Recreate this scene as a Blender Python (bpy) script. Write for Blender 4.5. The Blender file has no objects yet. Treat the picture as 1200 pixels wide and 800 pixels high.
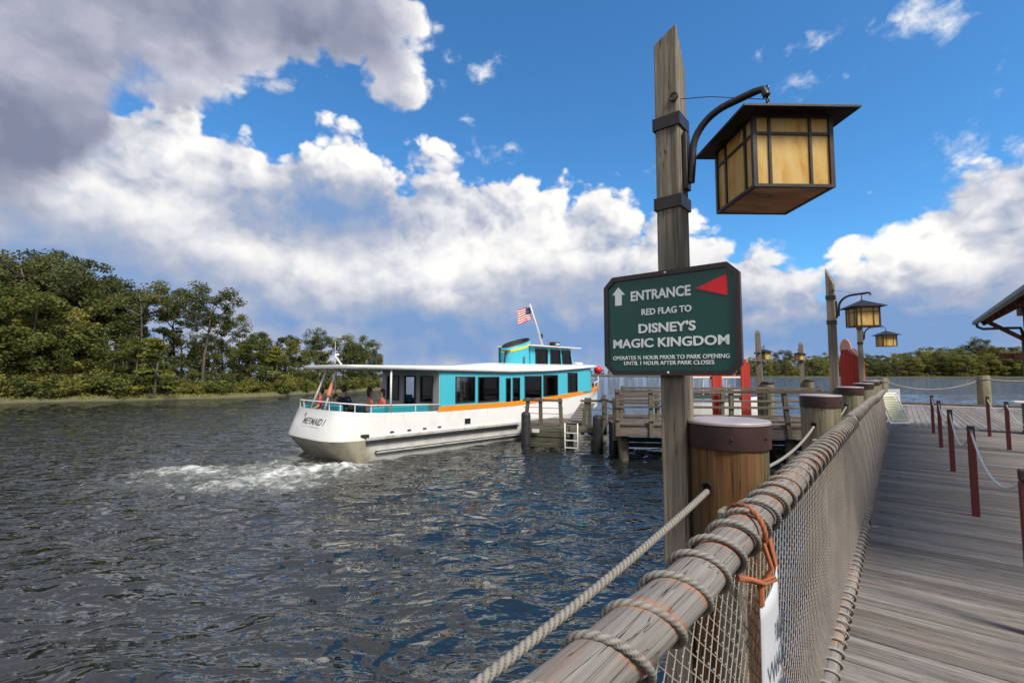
import bpy, bmesh, math, random
import numpy as np
from mathutils import Vector, Matrix, Euler
SC = bpy.context.scene
COL = SC.collection
R = math.radians
random.seed(7)
rng = np.random.default_rng(11)

# ------------------------------------------------------------------ camera
F, CX, CY, HOR, CAMZ = 550.0, 600.0, 400.0, 437.0, 2.7      # focal length in photo pixels (1200 wide), horizon row, eye height above the water
PITCH = math.atan((HOR - CY) / F)
cam_d = bpy.data.cameras.new('camera'); cam = bpy.data.objects.new('camera', cam_d); COL.objects.link(cam)
cam_d.sensor_width = 36.0; cam_d.lens = 36.0 * F / 1200.0
cam_d.clip_start = 0.05; cam_d.clip_end = 6000.0
cam.location = (0, 0, CAMZ); cam.rotation_euler = (R(90) + PITCH, 0, 0)
SC.camera = cam

# ------------------------------------------------------------------ survey helpers: a direction or a point of the place seen at a photo position
def ray(px, py):
    x = (px - CX) / F; y = -(py - CY) / F
    return Vector((x, math.cos(PITCH) - y * math.sin(PITCH), math.sin(PITCH) + y * math.cos(PITCH)))
def on_z(px, py, z):
    r = ray(px, py); return Vector((0, 0, CAMZ)) + r * ((z - CAMZ) / r.z)
def at_depth(px, py, D):
    r = ray(px, py); return Vector((0, 0, CAMZ)) + r * (D / r.y)
def azel(px, py):
    r = ray(px, py).normalized()
    return math.degrees(math.atan2(r.x, r.y)), math.degrees(math.asin(r.z))

# ------------------------------------------------------------------ colour management
SC.view_settings.view_transform = 'Standard'
SC.view_settings.look = 'None'
SC.view_settings.exposure = 0.78
SC.view_settings.gamma = 1.0
SC.view_settings.use_curve_mapping = False
SC.cycles.max_bounces = 6; SC.cycles.transparent_max_bounces = 16
SC.cycles.caustics_reflective = False; SC.cycles.caustics_refractive = False
SC.cycles.use_denoising = True

def s2l(c):
    c = c / 255.0
    return c / 12.92 if c <= 0.04045 else ((c + 0.055) / 1.055) ** 2.4
def rgb(r, g, b): return (s2l(r), s2l(g), s2l(b), 1.0)

# ------------------------------------------------------------------ node expression helper
class NT:
    def __init__(s, nt): s.nt = nt; s.n = nt.nodes; s.l = nt.links
    def new(s, t, **kw):
        n = s.n.new(t)
        for k, v in kw.items(): setattr(n, k, v)
        return n
    def put(s, sock, v):
        if isinstance(v, bpy.types.NodeSocket): s.l.new(v, sock)
        elif v is not None:
            try: sock.default_value = v
            except Exception: sock.default_value = tuple(v)[:len(sock.default_value)]
    def m(s, op, a, b=None, c=None, clamp=False):
        n = s.new('ShaderNodeMath', operation=op); n.use_clamp = clamp
        s.put(n.inputs[0], a); s.put(n.inputs[1], b); s.put(n.inputs[2], c)
        return n.outputs[0]
    def add(s, a, b): return s.m('ADD', a, b)
    def sub(s, a, b): return s.m('SUBTRACT', a, b)
    def mul(s, a, b): return s.m('MULTIPLY', a, b)
    def mad(s, a, b, c): return s.m('MULTIPLY_ADD', a, b, c)
    def sat(s, a): return s.m('ADD', a, 0.0, clamp=True)
    def step(s, x, a, b, lo=0.0, hi=1.0, smooth=True):
        n = s.new('ShaderNodeMapRange', interpolation_type='SMOOTHSTEP' if smooth else 'LINEAR'); n.clamp = True
        s.put(n.inputs[0], x); s.put(n.inputs[1], a); s.put(n.inputs[2], b); s.put(n.inputs[3], lo); s.put(n.inputs[4], hi)
        return n.outputs[0]
    def v(s, op, a, b=None, scale=None):
        n = s.new('ShaderNodeVectorMath', operation=op)
        s.put(n.inputs[0], a); s.put(n.inputs[1], b)
        if scale is not None: s.put(n.inputs['Scale'], scale)
        return n.outputs['Value'] if op in ('LENGTH', 'DOT_PRODUCT', 'DISTANCE') else n.outputs[0]
    def noise(s, vec, scale, detail=4, rough=0.55, lac=2.0, col=False, typ='FBM', dist=0.0):
        n = s.new('ShaderNodeTexNoise', noise_type=typ); n.noise_dimensions = '3D'
        s.put(n.inputs['Vector'], vec); n.inputs['Scale'].default_value = scale; n.inputs['Detail'].default_value = detail
        n.inputs['Roughness'].default_value = rough; n.inputs['Lacunarity'].default_value = lac; n.inputs['Distortion'].default_value = dist
        return n.outputs[1] if col else n.outputs[0]
    def voro(s, vec, scale, detail=0, rough=0.5, feature='F1', out='Distance', rnd=1.0, smooth=0.5):
        n = s.new('ShaderNodeTexVoronoi', feature=feature)
        s.put(n.inputs['Vector'], vec); n.inputs['Scale'].default_value = scale
        n.inputs['Detail'].default_value = detail; n.inputs['Roughness'].default_value = rough; n.inputs['Randomness'].default_value = rnd
        if feature == 'SMOOTH_F1': n.inputs['Smoothness'].default_value = smooth
        return n.outputs[out]
    def ramp(s, fac, stops, interp='LINEAR'):
        n = s.new('ShaderNodeValToRGB'); s.put(n.inputs[0], fac); cr = n.color_ramp; cr.interpolation = interp
        while len(cr.elements) > 1: cr.elements.remove(cr.elements[-1])
        for i, (p, c) in enumerate(stops):
            if not hasattr(c, '__len__'): c = (c, c, c, 1)
            if len(c) == 3: c = (*c, 1)
            e = cr.elements[0] if i == 0 else cr.elements.new(p)
            e.position = p; e.color = c
        return n.outputs[0]
    def mix(s, f, a, b, blend='MIX'):
        n = s.new('ShaderNodeMix', data_type='RGBA', blend_type=blend)
        s.put(n.inputs[0], f); s.put(n.inputs[6], a); s.put(n.inputs[7], b)
        return n.outputs[2]

# ------------------------------------------------------------------ world: Nishita sky with a layer of clouds by azimuth and elevation
SUN_AZ, SUN_EL = 142.0, 50.0            # to the right of the view, a little behind the camera
W = bpy.data.worlds.new('World'); SC.world = W; W.use_nodes = True
T = NT(W.node_tree)
for n in list(T.n): T.n.remove(n)
SKY = 0.1
def build_world():
    sky = T.new('ShaderNodeTexSky', sky_type='NISHITA'); sky.sun_disc = False
    sky.sun_elevation = R(SUN_EL); sky.sun_rotation = R(SUN_AZ)
    sky.altitude = 0; sky.air_density = 1.0; sky.dust_density = 0.3; sky.ozone_density = 3.0
    P = T.v('NORMALIZE', T.new('ShaderNodeTexCoord').outputs['Generated'])
    sep = T.new('ShaderNodeSeparateXYZ'); T.put(sep.inputs[0], P)
    x, y, z = sep.outputs
    az = T.mul(T.m('ARCTAN2', x, y), 57.29578)
    el = T.mul(T.m('ARCSINE', z), 57.29578)
    Pq = T.v('MULTIPLY', P, (1, 1, 1.25))
    def puffs(v):                                   # cauliflower relief: billows of several sizes
        a = T.voro(v, 8.0, 3.0, 0.58, 'F1')
        f = T.noise(v, 6.0, 6, 0.58)
        return T.add(T.mul(T.sub(0.62, a), 0.6), f)
    warp = T.v('SCALE', T.v('SUBTRACT', T.noise(Pq, 9.0, 5, 0.6, col=True), (0.5, 0.5, 0.5)), scale=0.06)
    Pw = T.v('ADD', Pq, warp)
    pf = puffs(Pw)
    pf2 = puffs(T.v('ADD', Pw, (0.022, -0.002, 0.030)))
    relief = T.sub(pf, pf2)
    wispn = T.noise(Pw, 11.0, 8, 0.62)
    big = T.noise(Pw, 2.6, 3, 0.5)
    def ramp_of(pts, lo=-180.0, hi=180.0, emax=90.0):
        st = []
        for a, e in pts: st.append(((a - lo) / (hi - lo), max(0.0, e / emax)))
        r = T.ramp(T.m('MULTIPLY_ADD', az, 1 / (hi - lo), -lo / (hi - lo), clamp=True), st)
        return T.mul(r, emax)
    def px_pts(l): return [azel(*q) for q in l]
    # cumulus bank: the height of its top against azimuth
    top = px_pts([(20, 100), (130, 100), (165, 128), (200, 122), (225, 112), (262, 132), (300, 150), (420, 152), (452, 182), (520, 190), (600, 200), (690, 208),
                  (730, 226), (770, 248), (830, 262), (900, 286), (955, 322), (972, 305), (985, 278), (1010, 262), (1060, 262), (1100, 238), (1150, 212), (1200, 188)])
    top = [(-180, 46), (-120, 40), (-70, 30)] + top + [(62, 22), (85, 24), (120, 40), (180, 46)]  # bank behind the camera, out of view, is raised to add neutral fill light
    tope = ramp_of(top)
    dens = T.add(T.add(T.sub(tope, el), 1.9), T.add(T.mul(T.sub(pf, 0.43), 11.0), T.mul(T.sub(wispn, 0.5), 5.0)))
    mask1 = T.step(dens, -0.2, 1.9)
    # the heavy dark layer overhead: its lower edge against azimuth
    low = px_pts([(0, 285), (60, 272), (100, 240), (125, 185), (140, 150), (160, 128), (210, 132), (260, 142), (322, 138), (345, 108), (380, 84), (420, 108), (470, 120), (520, 116), (560, 108)])
    low = [(-180, 42), (-120, 34), (-75, 26), (-58, 17)] + low + [(0, 36), (12, 60), (60, 74), (110, 62), (150, 48), (180, 42)]
    lowe = ramp_of(low)
    azr = T.mad(el, -0.16, -3.2)                        # its ragged right-hand end
    dens2 = T.m('MINIMUM', T.add(T.sub(el, lowe), 1.6), T.mul(T.sub(azr, az), 0.8))
    dens2 = T.add(dens2, T.add(T.mul(T.sub(pf, 0.39), 9.0), T.mul(T.sub(wispn, 0.5), 6.0)))
    mask2 = T.step(dens2, -0.2, T.step(az, -50.0, -30.0, 7.0, 2.2))
    def blob(px, py, rx, ry):
        a0, e0 = azel(px, py); a1, _ = azel(px + rx, py); a2, _ = azel(px - rx, py); _, e1 = azel(px, py - ry); _, e2 = azel(px, py + ry)
        ra, re = (a1 - a2) / 2, (e1 - e2) / 2
        da = T.mul(T.sub(az, a0), 1 / ra); de = T.mul(T.sub(el, e0), 1 / re)
        r2 = T.add(T.mul(da, da), T.mul(de, de))
        return T.m('EXPONENT', T.mul(r2, -1.0))
    # brightness of the cumulus
    deep = T.step(dens, 2.0, 11.0)
    bl = T.noise(Pw, 4.2, 3, 0.5); bl2 = T.noise(T.v('ADD', Pw, (0.05, -0.01, 0.06)), 4.2, 3, 0.5)
    soft = T.sub(bl, bl2)
    sh = T.add(T.mul(relief, T.step(dens, 1.0, 12.0, 1.25, 0.48)), T.mad(soft, 1.1, T.mad(deep, -0.06, 0.76)))
    sh = T.add(sh, T.mul(T.sub(big, 0.5), 0.7))
    edge = T.step(dens, 0.3, 5.0, 0.10, 0.0)
    sh = T.add(sh, edge)
    for (px, py, rx, ry, k) in [(360, 315, 60, 24, .30), (580, 312, 95, 30, .34), (370, 185, 90, 24, .15), (640, 250, 90, 40, .12), (1080, 300, 120, 40, .15), (215, 190, 70, 60, .22)]:
        sh = T.add(sh, T.mul(blob(px, py, rx, ry), k))
    sh = T.m('MINIMUM', sh, 1.03)
    for (px, py, rx, ry, k) in [(450, 250, 80, 34, -.52), (360, 262, 80, 30, -.34), (300, 225, 40, 25, -.16), (110, 330, 190, 60, -.26), (40, 255, 130, 60, -.22), (330, 358, 150, 34, -.42), (560, 388, 190, 30, -.52), (200, 300, 60, 40, -.10),
                                (820, 400, 260, 26, -.46), (1120, 385, 180, 32, -.42), (860, 320, 80, 36, -.24), (1000, 350, 120, 30, -.26), (730, 320, 70, 34, -.16), (660, 350, 90, 24, -.22)]:
        sh = T.add(sh, T.mul(blob(px, py, rx, ry), k))
    low_haze = T.step(el, 0.0, 9.0, 0.26, 0.0)
    sh = T.sub(sh, low_haze)
    ccol = T.ramp(sh, [(0.0, rgb(120, 152, 197)), (0.2, rgb(138, 160, 195)), (0.4, rgb(163, 173, 195)), (0.6, rgb(194, 198, 209)), (0.8, rgb(224, 224, 228)), (1.0, rgb(247, 245, 241))])
    # brightness of the dark layer
    sh2 = T.mad(relief, 0.45, T.mad(soft, 0.9, T.step(dens2, 0.0, 5.0, T.step(az, -40.0, -25.0, 0.42, 0.62), 0.33)))
    sh2 = T.add(sh2, T.mul(T.sub(big, 0.5), 0.7))
    for (px, py, rx, ry, k) in [(40, 190, 110, 70, -.22), (350, 40, 90, 30, -.16), (295, 65, 40, 40, .30), (505, 70, 34, 60, .55), (440, 100, 80, 22, .22), (100, 40, 120, 60, .02), (250, 105, 60, 22, .16), (150, 110, 40, 40, .12)]:
        sh2 = T.add(sh2, T.mul(blob(px, py, rx, ry), k))
    dcol = T.ramp(sh2, [(0.0, rgb(124, 131, 154)), (0.35, rgb(156, 160, 179)), (0.65, rgb(192, 194, 206)), (1.0, rgb(246, 244, 240))])
    # small separate wisps
    ws = None
    for (px, py, rx, ry, k) in [(925, 52, 46, 26, 1.0), (960, 100, 52, 22, .62), (1085, 14, 70, 34, 1.25), (1122, 180, 34, 32, 1.05), (1192, 175, 26, 26, .9), (558, 74, 34, 22, .85), (548, 140, 16, 10, .6), (1175, 90, 60, 30, .35), (560, 178, 70, 16, .7), (740, 215, 60, 16, .6), (480, 30, 40, 30, .5), (370, 92, 30, 12, .6)]:
        b = T.mul(blob(px, py, rx, ry), k)
        ws = b if ws is None else T.m('MAXIMUM', ws, b)
    far = T.step(y, -0.2, 0.25, 0.42, 0.0)            # scattered clouds carry on behind the viewer
    ws = T.m('MAXIMUM', ws, far)
    wd = T.add(T.mul(ws, 0.95), T.mul(T.sub(T.noise(Pw, 17.0, 6, 0.6), 0.5), 3.4))
    mask3 = T.mul(T.step(wd, 0.48, 1.35), T.step(ws, 0.05, 0.35))
    wcol = T.ramp(T.mad(relief, 1.2, T.mad(mask3, 0.35, 0.5)), [(0.0, rgb(160, 186, 220)), (0.5, rgb(205, 214, 230)), (1.0, rgb(248, 246, 243))])
    K = 0.655 / SKY
    def up(c): return T.v('SCALE', c, scale=K)
    skyc = T.mix(1.0, sky.outputs[0], (0.42, 0.86, 1.12, 1), 'MULTIPLY')
    c = T.mix(T.mul(mask3, 0.88), skyc, up(wcol))
    c = T.mix(mask1, c, up(ccol))
    c = T.mix(mask2, c, up(dcol))
    hz = T.step(el, -1.0, 2.2, 0.55, 0.0)
    c = T.mix(hz, c, up(rgb(150, 176, 208)))
    bg = T.new('ShaderNodeBackground'); T.put(bg.inputs[0], c); bg.inputs[1].default_value = SKY
    out = T.new('ShaderNodeOutputWorld'); T.l.new(bg.outputs[0], out.inputs[0])
build_world()
W.cycles.sampling_method = 'MANUAL'; W.cycles.sample_map_resolution = 1024

sun_d = bpy.data.lights.new('sun', 'SUN'); sun_d.energy = 3.2; sun_d.angle = R(16); sun_d.color = (1.0, 0.93, 0.82)
sun = bpy.data.objects.new('sun', sun_d); COL.objects.link(sun)
_sd = Vector((math.sin(R(SUN_AZ)) * math.cos(R(SUN_EL)), math.cos(R(SUN_AZ)) * math.cos(R(SUN_EL)), math.sin(R(SUN_EL))))
sun.rotation_euler = (-_sd).to_track_quat('-Z', 'Y').to_euler()
sun.location = (30, -10, 40)

# ------------------------------------------------------------------ materials
M = {}
def base_mat(name):
    m = bpy.data.materials.new(name); m.use_nodes = True
    t = NT(m.node_tree); b = t.n.get('Principled BSDF')
    return m, t, b
def bump(t, b, h, dist=0.01, strength=0.6):
    n = t.new('ShaderNodeBump'); n.inputs['Strength'].default_value = strength; n.inputs['Distance'].default_value = dist
    t.put(n.inputs['Height'], h); t.l.new(n.outputs[0], b.inputs['Normal'])
def obj_vec(t, scale=(1, 1, 1), rnd=True):
    v = t.new('ShaderNodeTexCoord').outputs['Object']
    if rnd:
        r = t.new('ShaderNodeObjectInfo').outputs['Random']
        c = t.new('ShaderNodeCombineXYZ'); t.put(c.inputs[0], t.mul(r, 37.0)); t.put(c.inputs[1], t.mul(r, 91.0)); t.put(c.inputs[2], t.mul(r, 53.0))
        v = t.v('ADD', v, c.outputs[0])
    return t.v('MULTIPLY', v, scale)
def wood(name, cols, axis=0, fine=60.0, stretch=0.05, rough=0.85, var=0.35, crack=0.6, bmp=0.004, patch=None, patch_amt=0.5):
    m, t, b = base_mat(name)
    sc = [fine] * 3; sc[axis] = fine * stretch
    v = obj_vec(t, sc)
    g = t.noise(v, 1.0, 6, 0.62)
    g2 = t.noise(t.v('MULTIPLY', v, (0.22,) * 3), 1.0, 4, 0.55)
    f = t.add(t.mul(g, 0.6), t.mul(g2, 0.5))
    n = len(cols)
    c = t.ramp(f, [(0.30 + 0.5 * i / (n - 1), cols[i]) for i in range(n)])
    cv = t.noise(t.v('MULTIPLY', v, tuple(0.25 if i == axis else 0.6 for i in range(3))), 1.0, 3, 0.5)
    cr = t.step(t.m('ABSOLUTE', t.sub(cv, 0.5)), 0.0, 0.011, 1.0 - crack, 1.0)
    c = t.mix(1.0, c, t.ramp(cr, [(0, 0.0), (1, 1.0)]), 'MULTIPLY')
    if patch:
        pv = obj_vec(t, (2.5, 2.5, 2.5) if axis is None else tuple(1.2 if i == axis else 7.0 for i in range(3)))
        pm = t.step(t.noise(pv, 1.0, 4, 0.6), 0.48, 0.68, 0.0, patch_amt)
        c = t.mix(pm, c, patch)
    r = t.new('ShaderNodeObjectInfo').outputs['Random']
    k = t.mad(r, var, 1.0 - var / 2)
    c = t.v('SCALE', c, scale=k)
    t.put(b.inputs['Base Color'], c)
    b.inputs['Roughness'].default_value = rough; b.inputs['Specular IOR Level'].default_value = 0.25
    bump(t, b, t.add(t.mul(f, 0.7), t.mul(cr, 0.6)), bmp, 0.8)
    M[name] = m; return m
def plain(name, col, rough=0.5, metal=0.0, nscale=6.0, namt=0.12, bmp=0.0, spec=0.5, dirt=None, dirt_amt=0.5, dirt_scale=3.0, coat=0.0):
    m, t, b = base_mat(name)
    v = obj_vec(t)
    n = t.noise(v, nscale, 6, 0.6)
    c = t.v('SCALE', col[:3], scale=t.mad(n, namt * 2, 1 - namt))
    if dirt:
        dm = t.step(t.noise(v, dirt_scale, 7, 0.65), 0.45, 0.75, 0.0, dirt_amt)
        c = t.mix(dm, c, dirt)
    t.put(b.inputs['Base Color'], c)
    t.put(b.inputs['Roughness'], t.mad(n, 0.25, rough - 0.12))
    b.inputs['Metallic'].default_value = metal; b.inputs['Specular IOR Level'].default_value = spec; b.inputs['Coat Weight'].default_value = coat
    if bmp: bump(t, b, t.noise(v, nscale * 8, 4, 0.6), bmp, 0.6)
    M[name] = m; return m

def stained_log():
    wood('stained_log_wood', [(.07, .062, .057, 1), (.145, .13, .118, 1), (.21, .195, .18, 1), (.28, .265, .25, 1)], 0, 110, 0.035, 0.8, 0.0, 0.85, 0.005, (.30, .16, .085, 1), 0.5)
    m = M['stained_log_wood']; t = NT(m.node_tree); b = t.n.get('Principled BSDF')
    src = b.inputs['Base Color'].links[0].from_socket
    v = t.new('ShaderNodeTexCoord').outputs['Object']; sp = t.new('ShaderNodeSeparateXYZ'); t.put(sp.inputs[0], v); x, y, z = sp.outputs
    a = t.m('ARCTAN2', t.sub(z, 1.04), y)
    u = t.sub(t.mul(t.add(t.sub(x, LACE_T0), t.mul(t.m('SINE', a), 0.035)), 1 / LACE_P), t.mul(a, 1 / (2 * math.pi)))
    fr = t.sub(t.m('FRACT', u), 0.5)                       # rust bleeding off the lacing, on the near side of each turn
    n = t.noise(v, 22, 4, .6)
    d = t.add(t.m('ABSOLUTE', t.add(t.m('ABSOLUTE', fr), -0.40)), t.mul(t.sub(n, .5), .13))
    k = t.mul(t.step(d, 0.015, 0.085, .8, 0.0), t.step(t.noise(v, 3.0, 2, .5), .35, .6))
    t.put(b.inputs['Base Color'], t.mix(k, src, (.36, .13, .045, 1)))
LACE_T0, LACE_P = 0.22, 0.145
G = lambda v, w=0.0: (v * (1 + w), v, v * (1 - w), 1)
wood('deck_wood', [(.055, .048, .043, 1), (.13, .115, .103, 1), (.215, .20, .185, 1), (.31, .295, .28, 1)], 0, 95, 0.05, 0.8, 0.55, 0.7, 0.004, (.22, .15, .11, 1), 0.35)
wood('log_wood', [(.07, .062, .057, 1), (.145, .13, .118, 1), (.21, .195, .18, 1), (.28, .265, .25, 1)], 0, 110, 0.035, 0.8, 0.1, 0.85, 0.005, (.42, .20, .09, 1), 0.55)
wood('post_wood', [(.05, .042, .032, 1), (.14, .118, .088, 1), (.27, .235, .18, 1), (.42, .38, .305, 1)], 2, 60, 0.045, 0.85, 0.2, 0.75, 0.006, (.12, .11, .08, 1), 0.6)
wood('pile_wood', [(.07, .06, .038, 1), (.15, .13, .08, 1), (.24, .21, .14, 1), (.32, .29, .21, 1)], 2, 60, 0.035, 0.85, 0.25, 0.85, 0.008, (.10, .11, .05, 1), 0.7)
wood('amber_pile_wood', [(.03, .016, .009, 1), (.09, .042, .016, 1), (.175, .085, .032, 1), (.26, .17, .085, 1)], 2, 55, 0.03, 0.8, 0.0, 0.9, 0.012, (.085, .085, .038, 1), 0.85)
wood('dock_wood', [(.038, .031, .025, 1), (.088, .072, .058, 1), (.155, .135, .115, 1), (.25, .23, .205, 1)], 0, 40, 0.05, 0.85, 0.5, 0.6, 0.006, (.16, .10, .07, 1), 0.4)
wood('dock_post_wood', [(.036, .031, .022, 1), (.085, .073, .053, 1), (.15, .133, .10, 1), (.21, .19, .15, 1)], 2, 40, 0.05, 0.85, 0.4, 0.6, 0.006, (.10, .11, .06, 1), 0.5)
wood('red_brown_wood', [(.05, .016, .012, 1), (.10, .032, .022, 1), (.15, .055, .035, 1), (.20, .085, .055, 1)], 2, 30, 0.06, 0.7, 0.2, 0.4, 0.003)
wood('red_plank_paint', [(.26, .022, .015, 1), (.36, .032, .02, 1), (.42, .042, .028, 1), (.46, .06, .04, 1)], 2, 24, 0.08, 0.6, 0.2, 0.25, 0.003)
wood('wet_timber', [(.035, .032, .024, 1), (.09, .083, .06, 1), (.15, .14, .105, 1), (.21, .20, .16, 1)], 0, 26, 0.05, 0.7, 0.5, 0.6, 0.006, (.06, .07, .03, 1), 0.6)
wood('bark', [(.03, .024, .02, 1), (.07, .058, .047, 1), (.12, .10, .085, 1), (.18, .16, .14, 1)], 2, 5, 0.25, 0.95, 0.5, 0.6, 0.03)
plain('black_iron', (.030, .026, .025, 1), 0.42, 0.4, 20, 0.3, 0.001, 0.5, (.075, .045, .03, 1), 0.5, 14)
plain('cap_metal', (.36, .30, .29, 1), 0.38, 0.2, 8, 0.15, 0.0005, 0.6, (.24, .19, .185, 1), 0.6, 5)
plain('cap_band', (.036, .017, .016, 1), 0.5, 0.1, 12, 0.25, 0.0008, 0.35, (.07, .033, .026, 1), 0.5, 9)
plain('dark_hole', (.008, .007, .006, 1), 0.95, 0, 6, 0.1)
plain('maroon_paint', (.115, .014, .014, 1), 0.45, 0, 30, 0.2, 0.0006, 0.5, (.05, .012, .012, 1), 0.5, 18)
plain('stanchion_cap_paint', (.03, .02, .02, 1), 0.5, 0, 30, 0.2)
plain('sign_green', (.004, .066, .050, 1), 0.38, 0, 9, 0.10, 0.0002, 0.5, (.012, .085, .068, 1), 0.5, 8)
plain('sign_frame_brown', (.024, .014, .013, 1), 0.42, 0, 20, 0.2, 0.0006, 0.5, (.05, .03, .024, 1), 0.4, 20)
plain('letter_white', (.80, .82, .81, 1), 0.55, 0, 60, 0.08, 0, 0.4, (.60, .64, .62, 1), 0.5, 40)
plain('pennant_red', (.74, .008, .022, 1), 0.45, 0, 30, 0.08)
plain('steel', (.42, .41, .40, 1), 0.35, 0.9, 30, 0.2)
plain('paper_white', (.44, .455, .48, 1), 0.6, 0, 8, 0.06, 0.001)
plain('ink_gray', (.07, .08, .10, 1), 0.7, 0, 40, 0.2)
plain('cream_board', (.66, .63, .42, 1), 0.55, 0, 8, 0.07)
plain('board_white', (.70, .68, .66, 1), 0.5, 0, 8, 0.08)
plain('boat_white', (.70, .695, .67, 1), 0.32, 0, 1.2, 0.05, 0, 0.5, (.56, .54, .49, 1), 0.45, 1.4, 0.15)
def hull_streaks():                                # rust and rain streaks run down the painted plating
    m = M['boat_white']; t = NT(m.node_tree); b = t.n.get('Principled BSDF'); src = b.inputs['Base Color'].links[0].from_socket
    v = t.new('ShaderNodeTexCoord').outputs['Object']
    n = t.noise(t.v('MULTIPLY', v, (9, 9, .8)), 1.0, 5, .6); pl = t.noise(v, .9, 3, .5)
    k = t.mul(t.step(n, .56, .78, 0.0, .55), t.step(pl, .4, .65))
    t.put(b.inputs['Base Color'], t.mix(k, src, (.40, .35, .27, 1)))
    bump(t, b, t.noise(t.v('MULTIPLY', v, (1.1, 1.1, 1.6)), 1.0, 2, .5), .02, .5)
hull_streaks()
plain('boat_dirty_white', (.50, .47, .39, 1), 0.45, 0, 1.5, 0.14, 0.001, 0.4, (.27, .24, .17, 1), 0.85, 1.3)
def transom_mat():
    m, t, b = base_mat('lower_hull_paint')
    v = t.new('ShaderNodeTexCoord').outputs['Object']; sp = t.new('ShaderNodeSeparateXYZ'); t.put(sp.inputs[0], v)
    n = t.noise(v, 1.6, 6, 0.65); n2 = t.noise(t.v('MULTIPLY', v, (6, 6, .7)), 1.0, 5, 0.6)
    k = t.step(t.add(sp.outputs[0], t.mul(n, .5)), .25, .75)
    dirty = t.ramp(t.add(t.mul(n, .6), t.mul(n2, .4)), [(.3, (.20, .175, .12, 1)), (.5, (.33, .30, .225, 1)), (.7, (.46, .43, .35, 1))])
    clean = t.ramp(t.add(t.mul(n, .5), t.mul(n2, .5)), [(.3, (.44, .42, .37, 1)), (.55, (.60, .59, .555, 1)), (.75, (.68, .67, .645, 1))])
    t.put(b.inputs['Base Color'], t.mix(k, dirty, clean)); b.inputs['Roughness'].default_value = .42
    M['lower_hull_paint'] = m
transom_mat()
plain('boat_gray', (.42, .42, .40, 1), 0.5, 0, 3, 0.08)
plain('turquoise_paint', (.055, .43, .54, 1), 0.35, 0, 2, 0.06, 0, 0.5, (.08, .40, .48, 1), 0.4, 2, 0.15)
plain('teal_vinyl', (.02, .24, .29, 1), 0.45, 0, 8, 0.12)
plain('orange_paint', (.80, .24, .012, 1), 0.38, 0, 3, 0.06)
plain('yellow_paint', (.66, .56, .06, 1), 0.4, 0, 3, 0.06)
plain('black_rubber', (.018, .018, .019, 1), 0.6, 0, 14, 0.25, 0.002, 0.4, (.05, .048, .044, 1), 0.5, 6)
plain('pale_rubber', (.44, .43, .40, 1), 0.55, 0, 5, 0.15, 0.001, 0.4, (.16, .15, .14, 1), 0.7, 3)
plain('window_rubber', (.014, .014, .016, 1), 0.5, 0, 8, 0.2)
plain('cabin_dark', (.12, .12, .125, 1), 0.7, 0, 4, 0.3)
plain('red_paint', (.60, .02, .02, 1), 0.4, 0, 5, 0.08)
plain('pink_copper', (.62, .27, .19, 1), 0.5, 0.1, 6, 0.12)
plain('roof_green', (.032, .075, .055, 1), 0.45, 0.2, 4, 0.2, 0.001, 0.5, (.055, .09, .07, 1), 0.5, 3)
plain('orange_cord', (.33, .105, .042, 1), 0.75, 0, 90, 0.25, 0.001, 0.3, (.22, .075, .035, 1), 0.7, 60)
plain('rope_hemp', (.245, .228, .20, 1), 0.85, 0, 120, 0.25, 0.0012, 0.2, (.18, .16, .13, 1), 0.6, 30)
plain('rope_gray', (.27, .245, .225, 1), 0.85, 0, 120, 0.25, 0.001, 0.2, (.17, .15, .135, 1), 0.6, 24)
plain('net_cord', (.27, .235, .205, 1), 0.9, 0, 60, 0.3, 0, 0.2, (.18, .165, .155, 1), 0.8, 4)
plain('white_rope', (.62, .61, .59, 1), 0.7, 0, 80, 0.15)
plain('petal_pink', (.60, .38, .40, 1), 0.7, 0, 40, 0.2)
plain('skin_tan', (.42, .22, .14, 1), 0.55, 0, 10, 0.08)
plain('hair_dark', (.018, .012, .010, 1), 0.6, 0, 40, 0.3)
plain('cloth_red', (.50, .02, .03, 1), 0.8, 0, 30, 0.15)
plain('cloth_navy', (.015, .022, .06, 1), 0.85, 0, 30, 0.15)
plain('cloth_orange', (.60, .13, .07, 1), 0.8, 0, 30, 0.15)
plain('cloth_blue', (.02, .10, .42, 1), 0.8, 0, 30, 0.15)
plain('cloth_coral', (.62, .20, .13, 1), 0.8, 0, 30, 0.15)
plain('flag_blue', (.015, .022, .09, 1), 0.8, 0, 30, 0.1)
plain('sand', (.11, .10, .055, 1), 0.95, 0, 1.0, 0.3, 0.02)

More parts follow.
